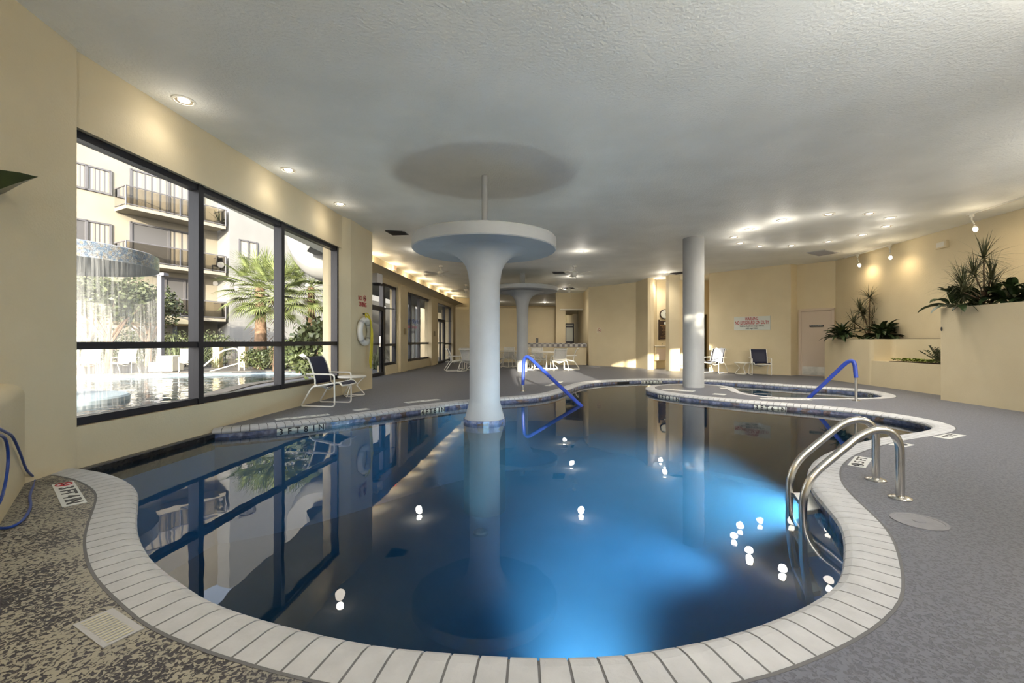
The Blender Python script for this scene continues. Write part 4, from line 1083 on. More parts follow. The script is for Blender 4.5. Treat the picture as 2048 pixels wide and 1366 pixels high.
def fan(px, ystem, y, rz, label):
    x = (px - 1024) / F * y; z = CB(x)
    t = thing('ceiling_fan', (0, 0, 0), label, 'ceiling fan', 'white ceiling fans')
    m = MB(); m.lathe([(.0, 0), (.06, 0), (.055, -.04), (.014, -.05), (.014, -.15), (.05, -.16), (.10, -.19), (.105, -.25), (.07, -.28), (.05, -.33), (.0, -.34)][::-1], (0, 0, 0), 20, cap=False); m.build('motor_housing', M_fanw, t, smooth=True)
    for k in range(5):
        a = 2 * PI * k / 5; c_, s_ = math.cos(a), math.sin(a); rot = Matrix.Rotation(a, 4, 'Z') @ Matrix.Rotation(R(12), 4, 'X')
        bl = MB(); pts = [(.20, -.045), (.24, -.06), (.58, -.065), (.60, -.05), (.60, .05), (.58, .065), (.24, .06), (.20, .045)]
        v = [rot @ Vector((px2, py2, dz)) + Vector((0, 0, -.25)) for dz in (-.003, .003) for px2, py2 in pts]; k8 = len(pts)
        bl.add(v, [tuple(range(k8))[::-1], tuple(range(k8, 2 * k8))] + [(i, (i + 1) % k8, k8 + (i + 1) % k8, k8 + i) for i in range(k8)]); bl.build('blade', M_fanw, t)
        br = MB(); br.box(rot @ Vector((.15, 0, 0)) + Vector((0, 0, -.25)), (.14, .03, .008), M=rot); br.build('blade_bracket', M_fanw, t)
    m = MB(); m.tube([(.05, 0, -.32), (.05, 0, -.55)], .003, 5); m.build('pull_chain', M_fanw, t)
    t.location = (x, y, z + .004); t.rotation_euler = (0, 0, R(rz)); return t
fan(882, 0, 13.3, 10, 'white ceiling fan hanging nearest, left of the pool column')
fan(932, 0, 17.6, 30, 'white ceiling fan half hidden behind the left edge of the pool column')
fan(1149, 0, 13.2, 20, 'white ceiling fan on the right, the nearer one, beside the lit downlight')
fan(1138, 0, 17.5, 5, 'white ceiling fan on the right, the farther one')

def track(p0, p1, label, lamps, stub=.05):
    t = thing('track_light', p0, label, 'track light', 'track lights')
    m = MB(); a, b = Vector(p0), Vector(p1); m.seg(a, b, .035, a.z - .03, a.z, 0); m.build('track', M_fanw, t)
    for (q, bulb) in lamps:
        q = Vector(q); bulb = Vector(bulb)
        h = MB(); h.box(q + Vector((0, 0, -.05)), (.03, .06, .05)); h.tube([q + Vector((0, 0, -.06)), q + Vector((.0, 0, -.12)), bulb + (q - bulb) * .35], .012, 8)
        d = (bulb - q).normalized(); h.tube([bulb - d * .12, bulb - d * .04], [.018, .035], 12); h.build('lamp_holder', M_fanw, t, smooth=True)
        b_ = MB(); b_.lathe([(.004, -.032), (.02, -.026), (.032, 0), (.026, .02), (.004, .033)], tuple(bulb), 16); b_.build('bulb', M_lamp, t, smooth=True)
        l = bpy.data.lights.new('track_lamp', 'SPOT'); l.energy = 7; l.color = (1, .78, .50); l.shadow_soft_size = .035; l.spot_size = R(150); l.spot_blend = 1
        lo = link(bpy.data.objects.new('track_lamp', l)); lo.location = bulb + Vector((-.02, -.02, -.045))
        lo.rotation_euler = Vector((.55, .1, -.6)).to_track_quat('-Z', 'Y').to_euler()
        l = bpy.data.lights.new('track_glow', 'POINT'); l.energy = 2.0; l.color = (1, .82, .56); l.shadow_soft_size = .035
        lo = link(bpy.data.objects.new('track_glow', l)); lo.location = bulb + Vector((-.05, -.02, .0))
zc = 3.27
def tp_(px, py, zz=zc - .02): Y = F * (zz - 1) / (683 - py); return Vector(((px - 1024) / F * Y, Y, zz + .02))
a_, b_ = tp_(1690, 516), tp_(1783, 490); 
track(a_, b_, 'short white ceiling track with two lit bulbs above the stepped planter', [(a_.lerp(b_, .30), at(1719, 531.5, a_.lerp(b_, .28).y - .42)), (a_.lerp(b_, .97), at(1781, 516, a_.lerp(b_, .97).y - .42))])
a_, b_ = tp_(1934.5, 431), tp_(2120, 373)
track(a_, b_, 'long white ceiling track with one lit bulb above the tall planter', [(a_.lerp(b_, .06), at(1951, 460, a_.lerp(b_, .1).y - .2)), (a_.lerp(b_, .97), a_.lerp(b_, .97) + Vector((.1, 0, -.28)))])

def vent(c, z, mat_, label, slats=8):
    w = [Vector(((px - 1024) / F * (F * (z - 1) / (683 - py)), F * (z - 1) / (683 - py), z)) for px, py in c]
    ctr = sum(w, Vector()) / 4; t = thing('ceiling_vent', ctr, label, 'vent')
    m = MB(); m.add([p + Vector((0, 0, -.006)) for p in w] + [p + Vector((0, 0, .01)) for p in w], [(0, 1, 2, 3), (7, 6, 5, 4), (0, 4, 5, 1), (1, 5, 6, 2), (2, 6, 7, 3), (3, 7, 4, 0)]); m.build('frame', mat_, t)
    m = MB()
    for k in range(slats):
        f_ = (k + 1) / (slats + 1); a = w[0].lerp(w[3], f_).lerp(w[1].lerp(w[2], f_), .08); b = w[0].lerp(w[3], f_).lerp(w[1].lerp(w[2], f_), .92)
        m.tube([a + Vector((0, 0, -.010)), b + Vector((0, 0, -.010))], .006, 4)
    m.build('louvres', M_grey if mat_ is not M_black else M_dark, t)
vent([(770, 462), (812, 461.5), (822, 469.5), (785, 470.5)], 3.30, M_black, 'dark open ceiling vent left of the pool column disc')
vent([(1613, 506), (1650, 500), (1677, 505.5), (1638, 512)], 3.262, M_grey, 'large grey ceiling return grille near the right wall')
vent([(1105, 544), (1128, 544), (1131, 547.5), (1106, 547.5)], 3.262, M_black, 'small black ceiling vent beside the nearer right fan', 3)
vent([(1340, 546.5), (1366, 543.5), (1372, 546), (1352, 549)], 3.262, M_black, 'black ceiling vent above the wall pier')
vent([(1126, 575.5), (1146, 575.5), (1150, 577.5), (1124, 577.5)], 3.262, M_black, 'small black ceiling vent above the farther right fan', 3)
# small box high on the right wall
RA, RB = (RX(12), 12), (RX(4), 4)
bx = thing('wall_speaker', hz(1886, 489.5, RA, RB), 'small beige box mounted high on the right wall', 'speaker')
m = MB(); q = bx.location; q0, q1 = hz(1875, 489.5, RA, RB), hz(1898, 489.5, RA, RB); m.seg((q0.x - .03, q0.y), (q1.x - .03, q1.y), .06, q.z - .075, q.z + .075, 0); m.build('case', M_wall, bx, bevel=.008)
m = MB(); m.seg((q0.x - .062, q0.y - .04), (q1.x - .062, q1.y + .04), .004, q.z - .05, q.z + .05, 0); m.build('grille', M_fanw, bx)

# ================================================================== pilaster: sign, ring, rope
pu = (Vector((*PIL[1], 0)) - Vector((*PIL[0], 0))).normalized(); pn = Vector((pu.y, -pu.x, 0)); Z = Vector((0, 0, 1))
sg = thing('no_diving_sign', hz(725, 602, *PIL) + pn * .01, 'red NO DIVING lettering with a small roundel on the pilaster above the life ring', 'sign')
text('NO', M_red, frame_m(hz(720, 596.5, *PIL) + pn * .004, pu, Z), .13, sg, fit=.16, bold=.012)
text('DIVING', M_red, frame_m(hz(725, 609.5, *PIL) + pn * .004, pu, Z), .13, sg, fit=.36, bold=.012)
nodive(sg, frame_m(hz(729, 597, *PIL) + pn * .006, pu, Z), .055)
lr = thing('life_ring', hz(724, 663, *PIL) + pn * .06, 'white ring buoy with yellow rope hanging on the pilaster', 'life ring')
o = lr.location; m = MB(); rp = [o + (pu * math.cos(a) + Z * math.sin(a)) * .235 for a in [2 * PI * i / 40 for i in range(40)]]
m.tube(rp, .058, 14, closed=True); m.build('ring', M_ring, lr, smooth=True)
for k in range(4):
    a = PI / 4 + k * PI / 2; seg_ = [o + (pu * math.cos(a + d_) + Z * math.sin(a + d_)) * .235 for d_ in (-.1, -.05, 0, .05, .1)]
    m = MB(); m.tube(seg_, .0605, 14); m.build('band', M_grey, lr, smooth=True)
m = MB()
hk = hz(726, 628, *PIL) + pn * .03
for s_ in range(5):
    f_ = s_ / 4; e = hk + Z * (-.55 - .14 * f_) + pu * (.02 + .10 * f_) + pn * .09
    m.tube(cr([hk, hk + pu * (.06 + .04 * f_) + pn * .10 - Z * .15, hk + pu * (.05 + .05 * f_) + pn * .11 - Z * .6, hk + pu * (.06 + .03 * f_) + pn * .08 - Z * (.95 + .08 * f_), hk + pu * (.10 + .04 * f_) + pn * .08 - Z * (1.02 + .09 * f_), hk + pu * (.14 + .03 * f_) + pn * .08 - Z * (.92 + .08 * f_), hk + pu * (.13 + .03 * f_) + pn * .10 - Z * .3, hk + Z * .01]), .0085, 6)
m.tube(cr([hk + pu * -.1 - Z * .10 + pn * .08, hk + pu * -.06 + Z * .0 + pn * .05, hk + pu * .06 + Z * .0 + pn * .05, hk + pu * .12 - Z * .12 + pn * .08]), .012, 6)
m.build('rope', M_rope, lr, smooth=True)
m = MB(); m.tube([hk - pn * .03, hk + pn * .03], .012, 8); m.build('hook', M_dark, lr)

# exit sign and emergency lamp box on the bulkhead, loudspeaker by the door
e = hz(788, 537, (-3.97, 10), (-2.83, 25)); ex = thing('exit_sign', e, 'small lit exit box with red letters on top of the long bulkhead', 'exit sign')
m = MB(); m.box(e + Vector((0, 0, .03)), (.07, .30, .20), rz=R(-4)); m.build('case', M_fanw, ex, bevel=.006)
text('EXIT', mat('exit_red', (.8, .1, .05), .5, emit=(1, .16, .08), es=1.2), frame_m(e + Vector((.037, 0, .03)), pu, Z), .15, ex, sx=.7, bold=.02)
e2 = e + Vector((.02, .10, .14)); m = MB()
for s_ in (-.09, .09): m.tube([e2 + Vector((0, s_, 0)), e2 + Vector((.10, s_, .01))], [.03, .05], 12)
m.build('emergency_lamps', M_fanw, ex, smooth=True)
e = Vector((-3.62, 11.75, 2.62)); lsp = thing('loudspeaker', e, 'grey loudspeaker with a black cone under the bulkhead, right of the pilaster', 'loudspeaker')
m = MB(); m.box(e + Vector((0, 0, .06)), (.22, .30, .26), rz=R(-10)); m.build('case', M_grey, lsp, bevel=.02)
m = MB(); m.lathe([(.12, -.07), (.10, -.11), (.05, -.13), (.01, -.13)], tuple(e), 20); m.build('cone', M_black, lsp, smooth=True)
for yy, lab in [(14.55, 'small brass-coloured wall box on the near pier of the glazed wall'), (18.4, 'small brass-coloured wall box on the second pier of the glazed wall')]:
    e = Vector((PLX(yy) + .06, yy, 1.33)); wb_ = thing('card_reader', e, lab, 'control box', 'wall boxes on the piers')
    m = MB(); m.box(e, (.05, .14, .2), rz=R(-4)); m.build('case', mat('brass_box', (.32, .25, .14), .4), wb_, bevel=.01)
# warning decal on window 2 (reads from outside)
DL = ((GLX(15), 15), (GLX(18), 18)); e = hz(824, 660, *DL); dc = thing('window_decal', e + Vector((.02, 0, 0)), 'faded blue and pink notice on the glass beside the first pier, seen from its back', 'window notice')
gu = (Vector((GLX(18), 18, 0)) - Vector((GLX(15), 15, 0))).normalized(); gnv = Vector((gu.y, -gu.x, 0))
Mx = frame_m(e + gnv * .02, gu, Z) @ Matrix.Diagonal((-1, 1, 1, 1))
text('WARNING', mat('decal_blue', (.10, .16, .42), .5), Mx @ Matrix.Translation((0, .30, 0)), .24, dc, sx=1.3, bold=.01)
text('NO LIFEGUARD', mat('decal_pink', (.42, .10, .16), .5), Mx @ Matrix.Translation((0, .10, 0)), .14, dc, sx=1.1, bold=.01)
text('ON DUTY', M_dark, Mx @ Matrix.Translation((0, -.08, 0)), .13, dc, sx=1.1)

# ================================================================== right-hand wall sign, niche clock, board, drinking fountain
CA, CBp = (6.57, 14.67), (8.16, 12.88); cu_ = (Vector((*CBp, 0)) - Vector((*CA, 0))).normalized(); cn = Vector((cu_.y, -cu_.x, 0)); cn = cn if cn.y < 0 else -cn
ws = thing('warning_sign', hz(1505, 646.5, CA, CBp), 'white wall sign reading WARNING NO LIFEGUARD ON DUTY in red', 'sign')
m = MB(); q0, q1 = hz(1468.5, 646.5, CA, CBp), hz(1541, 646.5, CA, CBp); zc_ = ws.location.z
m.seg(q0 + cn * .012, q1 + cn * .012, .012, zc_ - .21, zc_ + .21, 0); m.build('board', M_signw, ws)
ctr = (q0 + q1) / 2 + cn * .022; ctr.z = zc_; Wd = (q1 - q0).length
text('WARNING', M_red, frame_m(ctr + Z * .135, cu_, Z), .135, ws, fit=Wd * .36, bold=.012)
text('NO LIFEGUARD ON DUTY', M_red, frame_m(ctr + Z * .015, cu_, Z), .15, ws, fit=Wd * .93, bold=.012)
text('Children should not use spa without', M_dark, frame_m(ctr - Z * .085, cu_, Z), .075, ws, fit=Wd * .66)
text('adult supervision', M_dark, frame_m(ctr - Z * .155, cu_, Z), .075, ws, fit=Wd * .32)
NB = 16.29
ck = thing('wall_clock', at(1329.5, 628.5, NB - .03), 'round wall clock with dark rim in the lit niche', 'clock')
def disc(m, c, r, y0, y1, n=36):
    v = [Vector((c.x + r * math.cos(2 * PI * k / n), y, c.z + r * math.sin(2 * PI * k / n))) for y in (y0, y1) for k in range(n)]
    m.add(v, [(k, (k + 1) % n, n + (k + 1) % n, n + k) for k in range(n)] + [tuple(range(n)), tuple(range(n, 2 * n))[::-1]])
c = ck.location; m = MB(); disc(m, c, .185, NB - .05, NB); m.build('rim', M_brown, ck)
m = MB(); disc(m, c, .152, NB - .055, NB - .04); m.build('dial', M_signw, ck)
m = MB(); m.tube([c + Vector((0, -.03, 0)), c + Vector((.05, -.03, .075))], .006, 5); m.tube([c + Vector((0, -.03, 0)), c + Vector((.055, -.03, -.10))], .004, 5)
for k in range(12):
    a = k * PI / 6; m.tube([c + Vector((math.cos(a) * .125, -.028, math.sin(a) * .125)), c + Vector((math.cos(a) * .142, -.028, math.sin(a) * .142))], .004, 4)
m.build('hands', M_dark, ck)
rb = thing('rules_board', at(1330, 660, NB - .03), 'dark brown notice board with gold lettering under the clock', 'notice board')
c = rb.location; m = MB(); m.box(c, (.46, .03, .68)); m.box(c + Vector((-.22, -.01, .01)), (.05, .05, .74)); m.build('board', M_brown, rb)
m = MB(); m.box(c + Vector((.01, -.018, .155)), (.40, .006, .03)); m.build('divider', M_gold, rb)
m = MB(); disc(m, c + Vector((-.0, 0, .25)), .05, c.y - .022, c.y - .016, 16); m.build('emblem', M_signw, rb)
text('POOL RULES', M_gold, frame_m(c + Vector((.02, -.019, .10)), (1, 0, 0), Z), .06, rb, sx=.9)
for k, ln in enumerate(['NO DIVING', 'NO RUNNING', 'NO GLASS', 'SHOWER FIRST', 'NO PETS', 'NO FOOD OR DRINK']):
    text(ln, M_gold, frame_m(c + Vector((.02, -.019, .03 - k * .058)), (1, 0, 0), Z), .045, rb, sx=.9)
df = thing('drinking_fountain', at(1321, 707, 16.1), 'cream drinking fountain box on the niche wall below the notice board', 'drinking fountain')
c = df.location; m = MB(); m.box(c + Vector((0, .02, 0)), (.50, .30, .52)); m.build('body', M_wall, df, bevel=.03, seg=3)
m = MB(); m.box(c + Vector((0, -.0, .27)), (.52, .34, .03)); m.build('basin', M_fanw, df, bevel=.01)
m = MB(); m.tube([c + Vector((.05, 0, .28)), c + Vector((.05, -.02, .36)), c + Vector((.05, -.08, .37))], .012, 8); m.build('spout', M_steel, df, smooth=True)
m = MB(); m.box(c + Vector((.01, -.135, -.03)), (.38, .012, .40)); m.build('front_panel', M_door, df)
fs = thing('fire_alarm_sign', hz(1198.5, 661, FW[0], FW[1]), 'small round red and white sign on the plain centre wall', 'sign')
wu = (Vector((*FW[1], 0)) - Vector((*FW[0], 0))).normalized(); wn_ = Vector((wu.y, -wu.x, 0)); c = fs.location + wn_ * .012
m = MB(); m.box(c, (.22, .22, .01), M=frame_m((0, 0, 0), wu, Z)); m.build('plate', mat('cream_sign', (.72, .66, .5), .5), fs)
nodive(fs, frame_m(c + wn_ * .006, wu, Z), .07)

# ================================================================== courtyard
OPOOL = [gp(x_, y_, -.05) for x_, y_ in [(-60, 900), (-60, 765), (150, 753), (300, 748), (430, 744.5), (470, 742), (560, 742), (600, 746), (560, 757), (470, 768), (380, 790), (330, 820), (250, 870)]]
OP = [(p.x, p.y) for p in OPOOL]
OP = [(-14.6, 5.2), (-18.0, 9.0), (-14.2, 12.6), (-11.2, 13.7), (-9.4, 14.5), (-8.2, 14.9), (-7.0, 14.7), (-6.1, 13.6), (-6.0, 12.2), (-6.3, 10.4), (-5.9, 8.6), (-5.4, 6.9), (-5.3, 5.4), (-6.0, 4.0), (-9, 3.2)]
def smooth_loop(p, it=2):
    p = [Vector((q[0], q[1], 0)) for q in p]
    for _ in range(it):
        o = []
        for i in range(len(p)): a, b = p[i], p[(i + 1) % len(p)]; o += [a.lerp(b, .25), a.lerp(b, .75)]
        p = o
    return p
OL = smooth_loop(OP, 3)
ctr_ = sum(OL, Vector()) / len(OL)
m = MB(); m.flat([[(-60, -14), (-4.2, -14), (-4.2, 9), (-5.2, 9.3), (-5.2, 60), (-60, 60)], [p for p in OL][::-1]], -.012); m.build('patio', M_asph, kind='structure')
m = MB(); m.flat([OL], -.10); m.build('outdoor_water', M_owater, kind='structure')
M_opl = noisy('outdoor_pool_plaster', (.22, .30, .36), (.28, .36, .42), 2, .7)
m = MB(); m.flat([OL], -1.0); v = []
for p in OL: v += [Vector((p.x, p.y, -1.0)), Vector((p.x, p.y, -.012))]
N_ = len(OL); m.add(v, [(2 * i, (2 * i + 2) % (2 * N_), (2 * i + 3) % (2 * N_), 2 * i + 1) for i in range(N_)]); m.build('outdoor_pool_basin', M_opl, kind='structure')
v = []; 
for i, p in enumerate(OL):
    d_ = (OL[(i + 1) % N_] - OL[i - 1]).normalized(); nn = Vector((d_.y, -d_.x, 0)); nn = nn if nn.dot(p - ctr_) > 0 else -nn
    v += [p + nn * o + Vector((0, 0, z)) for o, z in [(0, -.06), (0, .02), (.32, .02), (.32, -.012)]]
m = MB(); m.add(v, [(4 * i + j, (4 * i + 4) % (4 * N_) + j, (4 * i + 4) % (4 * N_) + j + 1, 4 * i + j + 1) for i in range(N_) for j in range(3)]); m.build('outdoor_coping', M_asph, kind='structure')

# waterfall mushroom in the outdoor pool
wx, wy = -8.3, 7.9
wf = thing('waterfall_column', (wx, wy, -.1), 'outdoor round waterfall disc edged in blue glass mosaic, standing in the outdoor pool', 'waterfall')
m = MB(); m.lathe([(1.52, 2.40), (1.54, 2.38), (1.54, 2.64), (1.50, 2.66), (.02, 2.66)], (wx, wy, 0), 72, cap=False); m.build('mosaic_rim', M_mosaic, wf, smooth=True, ang=30)
m = MB(); m.lathe([(.22, -1), (.22, 1.8), (.26, 2.1), (.38, 2.28), (.62, 2.37), (1.525, 2.385)], (wx, wy, 0), 60, cap=False); m.build('shaft', M_white, wf, smooth=True)
m = MB(); m.lathe([(1.1, -1), (1.1, -.03), (1.06, 0), (.02, 0)], (wx, wy, 0), 48, cap=False); m.build('base', M_opl, wf, smooth=True, ang=30)
m = MB(); m.lathe([(1.545, 2.40), (1.555, 1.6), (1.57, .7), (1.59, -.1)], (wx, wy, 0), 96, cap=False); m.build('falling_water', M_curtainwater, wf, smooth=True)

# loungers and patio things
dup(whitec, (*gp(186, 747).xy, 0), R(-62), 'outdoor white sling chair, leftmost of those beyond the outdoor pool', 'outdoor white chairs', 1.0)
dup(whitec, (*gp(260, 746).xy, 0), R(-70), 'outdoor white sling chair in the middle, seen under the waterfall disc', 'outdoor white chairs', 1.0)
dup(whitec, (*gp(378, 743.5).xy, 0), R(-55), 'outdoor white sling chair right of the white box planter', 'outdoor white chairs', 1.0)
bxp = thing('planter_box', (*gp(320, 743).xy, 0), 'pair of pale square boxes at the foot of the outdoor post', 'planter box')
c = bxp.location; m = MB(); m.box(c + Vector((.10, .3, .26)), (.55, .5, .52)); m.build('large_box', M_fanw, bxp, bevel=.01); m = MB(); m.box(c + Vector((-.12, 0, .16)), (.32, .3, .32)); m.build('small_box', M_signw, bxp, bevel=.01)
pst = thing('patio_post', (*gp(321.5, 738).xy, 0), 'tall grey post standing behind the pale boxes in the courtyard', 'post')
c = pst.location; m = MB(); m.box(c + Vector((0, 0, 1.7)), (.15, .15, 3.4)); m.build('post', M_post, pst); m = MB(); m.box(c + Vector((.05, 0, 3.44)), (.3, .24, .10)); m.build('cap', M_post, pst)
um = thing('patio_umbrella', (*at(283, 683, 20).xy, 0), 'sand-coloured open patio umbrella beyond the waterfall', 'umbrella')
c = um.location; m = MB(); m.lathe([(2.3, 1.78), (1.6, 2.06), (.8, 2.26), (.03, 2.42)], tuple(c), 8, cap=False); m.build('canopy', M_canvas, um, solid=.02)
m = MB(); m.lathe([(.03, 0), (.03, 2.45)], tuple(c), 10); m.build('pole', M_grey, um)
orl = thing('outdoor_grab_rail', (*gp(478, 741).xy, 0), 'outdoor white tubular handrail at the pool steps', 'handrail')
c = orl.location; L = Vector((-.95, -.9, 0)); m = MB(); m.tube(fillet([c, c + Vector((0, 0, .78)), c + L * .35 + Vector((0, 0, .72)), c + L + Vector((0, 0, -.1))], .2, 8), .028, 10); m.build('rail', M_wframe, orl, smooth=True)
m = MB(); m.tube(fillet([c + Vector((.12, .1, 0)), c + Vector((.12, .1, .30)), c + L * .9 + Vector((.12, .1, -.05))], .08, 5), .02, 8); m.build('lower_rail', M_wframe, orl, smooth=True)

# iron fence
fa, fb = at(335, 683, 17.6), at(680, 683, 17.0); fn = thing('iron_fence', ((fa.x + fb.x) / 2, 17.3, 0), 'black iron fence of thin upright bars across the courtyard', 'fence')
m = MB(); L_ = (fb - fa).length; n = int(L_ / .13)
for z in (.12, .95): m.seg(fa, fb, .03, z, z + .035, 0)
m.build('rails', M_iron, fn)
m = MB()
for i in range(n + 1): p = fa.lerp(fb, i / n); m.box((p.x, p.y, .53), (.018, .018, 1.06))
m.build('bars', M_iron, fn, kind='stuff')
for px_, y_, lab in [(436, 17.1, 'cream stone post beside the iron fence, left'), (487, 17.1, 'cream stone post behind the outdoor handrail'), (548, 16.6, 'low cream stone post among the shrubs')]:
    p = at(px_, 683, y_); t = thing('stone_post', (p.x, p.y, 0), lab, 'post', 'stone posts by the fence'); m = MB(); m.box((p.x, p.y, .46), (.26, .26, .92)); m.build('shaft', M_canvas, t, bevel=.02)

# ---- apartment building
U = Vector((.475, .88, 0)).normalized(); NN = Vector((U.y, -U.x, 0)); P0 = Vector((-18.1, 21.1, 0))
ab = thing('apartment_building', (-19, 23, 0), 'cream apartment building with three stacked balconies behind the courtyard', 'building')
def fl(off): a = P0 - NN * off; return (a.x, a.y), ((a + U).x, (a + U).y)
LB = fl(1.25); LS = fl(0.05)
def fp(px, line): return hit(px, *line)
M_fac = noisy('facade_render', (.25, .23, .185), (.275, .255, .21), 1.0, .85, .1, .002, 8, spec=.2)
m = MB(); m.seg(fp(-250, LB), fp(470, LB), .3, 0, 13, 1); m.build('wall', M_fac, ab)
wl0, wl1 = fp(459, LS), fp(459, LS) + U * 22
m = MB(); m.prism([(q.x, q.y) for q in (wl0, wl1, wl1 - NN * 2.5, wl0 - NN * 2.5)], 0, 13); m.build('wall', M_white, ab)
def facade_window(pa, pb, ya, yb, line, curtain=True, nm='window', glassm=None):
    a, b = fp(pa, line), fp(pb, line); z1 = 1 - (ya - 683) * a.y / F; z0 = 1 - (yb - 683) * a.y / F
    f = MB(); a2, b2 = a + NN * .03, b + NN * .03
    for q in (a2, b2, a2.lerp(b2, .5)): f.seg(q - U * .05, q + U * .05, .07, z0, z1, 0)
    f.seg(a2, b2, .07, z1 - .08, z1, 0); f.seg(a2, b2, .07, z0, z0 + .08, 0)
    w = f.build(nm, M_fframe, ab)
    g = MB(); g.seg(a + NN * .012, b + NN * .012, .01, z0, z1, 0); g.build('pane', glassm or M_dglass, w)
    if curtain:
        c = MB(); n = 26; v = []
        for i in range(n + 1):
            q = a.lerp(b, i / n) + NN * (.022 + .014 * math.sin(i * 2.4))
            v += [Vector((q.x, q.y, z0 + .1)), Vector((q.x, q.y, z1 - .1))]
        lo, hi = (0, n) if curtain is True else (int(n * curtain[0]), int(n * curtain[1]))
        c.add(v, [(2 * i, 2 * i + 2, 2 * i + 3, 2 * i + 1) for i in range(lo, hi)]); c.build('curtain', M_curtain, w, smooth=True)
    return w
M_dglass = mat('dark_window_glass', (.10, .10, .105), .08, spec=.8)
M_scr = mat('window_screen', (.30, .29, .26), .5)
facade_window(120, 220.5, 315, 368, LB); facade_window(120, 220.5, 430, 484, LB, (.55, 1))
facade_window(261, 405, 337, 420, LB); facade_window(261, 405, 443, 525, LB, (.5, 1)); facade_window(330, 405, 553, 640, LB, False)
facade_window(478, 513, 478, 515, LS, False, glassm=M_scr); facade_window(477, 506, 405, 425, LS, False)
for px_, y_ in ((444, 484), (444, 577)):
    p = fp(px_, LB); z = 1 - (y_ - 683) * p.y / F; m = MB(); m.box((p.x + .1, p.y, z), (.12, .12, .3)); m.build('wall_lamp', M_grey, ab)
LF = fl(0)
bl0, bl1 = Vector((*fp(252, LF).xy, 0)), Vector((*fp(451.6, LF).xy, 0))
for i, zz_ in enumerate((2.28, 4.86, 7.48)):
    a, b = bl0, bl1
    m = MB(); m.prism([(q.x, q.y) for q in (a, b, b - NN * 1.2, a - NN * 1.2)], zz_ - .16, zz_); bal = m.build('balcony', M_fac, ab)
    g = MB(); 
    for p, q in ((a, b), (b, b - NN * 1.2), (a, a - NN * 1.2)): g.quad(p, q, zz_ + .08, zz_ + .88)
    g.build('glass_panel', M_rail_glass, bal)
    r_ = MB()
    for p, q in ((a, b), (b, b - NN * 1.2), (a, a - NN * 1.2)): r_.seg(p, q, .05, zz_ + .90, zz_ + .95, 0); r_.seg(p, q, .04, zz_ + .05, zz_ + .08, 0)
    for f_ in (0, .5, 1): q = a.lerp(b, f_); r_.box((q.x, q.y, zz_ + .47), (.05, .05, .94))
    r_.build('railing', M_fframe, bal)
for nm, px_, zz_, lab in [('balcony_plant', 438, 7.48, 'spiky potted plant on the top balcony of the apartment building')]:
    p = fp(px_, fl(.5)); t = thing('potted_plant', (p.x, p.y, zz_), lab, 'plant'); lf = MB(); spray(lf, (p.x, p.y, zz_ + .3), 14, (.5, .8), (.05, .07), (30, 85), .3, pr=thin); lf.build('leaves', L_yucca, t)
    m = MB(); m.lathe([(.14, 0), (.2, .32)], (p.x, p.y, zz_), 14); m.build('pot', M_grey, t)
for zz_, lab in ((4.86, 'dark patio chair at the right end of the middle balcony'),):
    p = fp(438, fl(.55)); t = thing('balcony_chair', (p.x, p.y, zz_), lab, 'chair'); m = MB(); m.box((p.x, p.y, zz_ + .42), (.5, .5, .06)); m.build('seat', M_iron, t)
    m = MB(); m.box((p.x - .2, p.y + .15, zz_ + .75), (.06, .5, .6), rz=.5); m.build('backrest', M_iron, t)
    for sx_ in (-.22, .22):
        for sy_ in (-.22, .22): m = MB(); m.box((p.x + sx_, p.y + sy_, zz_ + .2), (.05, .05, .4)); m.build('leg', M_iron, t)
# low garden building with hedge on the left
m = MB(); m.seg(at(60, 683, 22), at(345, 683, 22), .3, 0, 2.35, 1); lw = m.build('low_wall', M_white); tag(lw, 'low white courtyard wall behind the trees on the left', 'wall')

# ---- overhanging rounded storey outside the glazed wall
OV = lambda y: GLX(y) - 2.45
v = []; n = 10; pr = [(0, 6.5)] + [(.9 - .9 * math.cos(-PI / 2 * i / n) * 1 if False else .9 * (1 - math.cos(PI / 2 * i / n)), 3.70 - .95 * math.sin(PI / 2 * i / n)) for i in range(n + 1)] + [(2.3, 2.75), (2.3, 6.5)]
k = len(pr)
for (y, sh) in ((12.4, .35), (12.5, .15), (12.7, .04), (13.0, 0), (27, 0)):
    v += [Vector((OV(y) + o, y, z + sh * (1 if z < 5 else 0) * .9)) for o, z in pr]
m = MB(); fs_ = []
for r_ in range(4): fs_ += [(r_ * k + i, r_ * k + (i + 1) % k, (r_ + 1) * k + (i + 1) % k, (r_ + 1) * k + i) for i in range(k)]
fs_ += [tuple(range(k)), tuple(range(4 * k, 5 * k))[::-1]]
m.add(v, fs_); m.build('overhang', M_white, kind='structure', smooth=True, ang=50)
for y in (13.3, 17.3, 21.3): m = MB(); m.box((OV(y) + .9, y, 1.4), (.17, .17, 2.8)); t = m.build('porch_column', M_white); tag(t, ['white square porch column outside, nearest the big window', 'white square porch column outside the first glazed bay', 'white square porch column outside, farthest'][int((y - 13) // 4)], 'column', 'porch columns')
m = MB(); m.seg((-8.2, 19.5), (-5.6, 34), .2, 0, 3.2, 1); t = m.build('courtyard_wall', M_white); tag(t, 'white courtyard wall seen through the far glazed bays', 'wall')

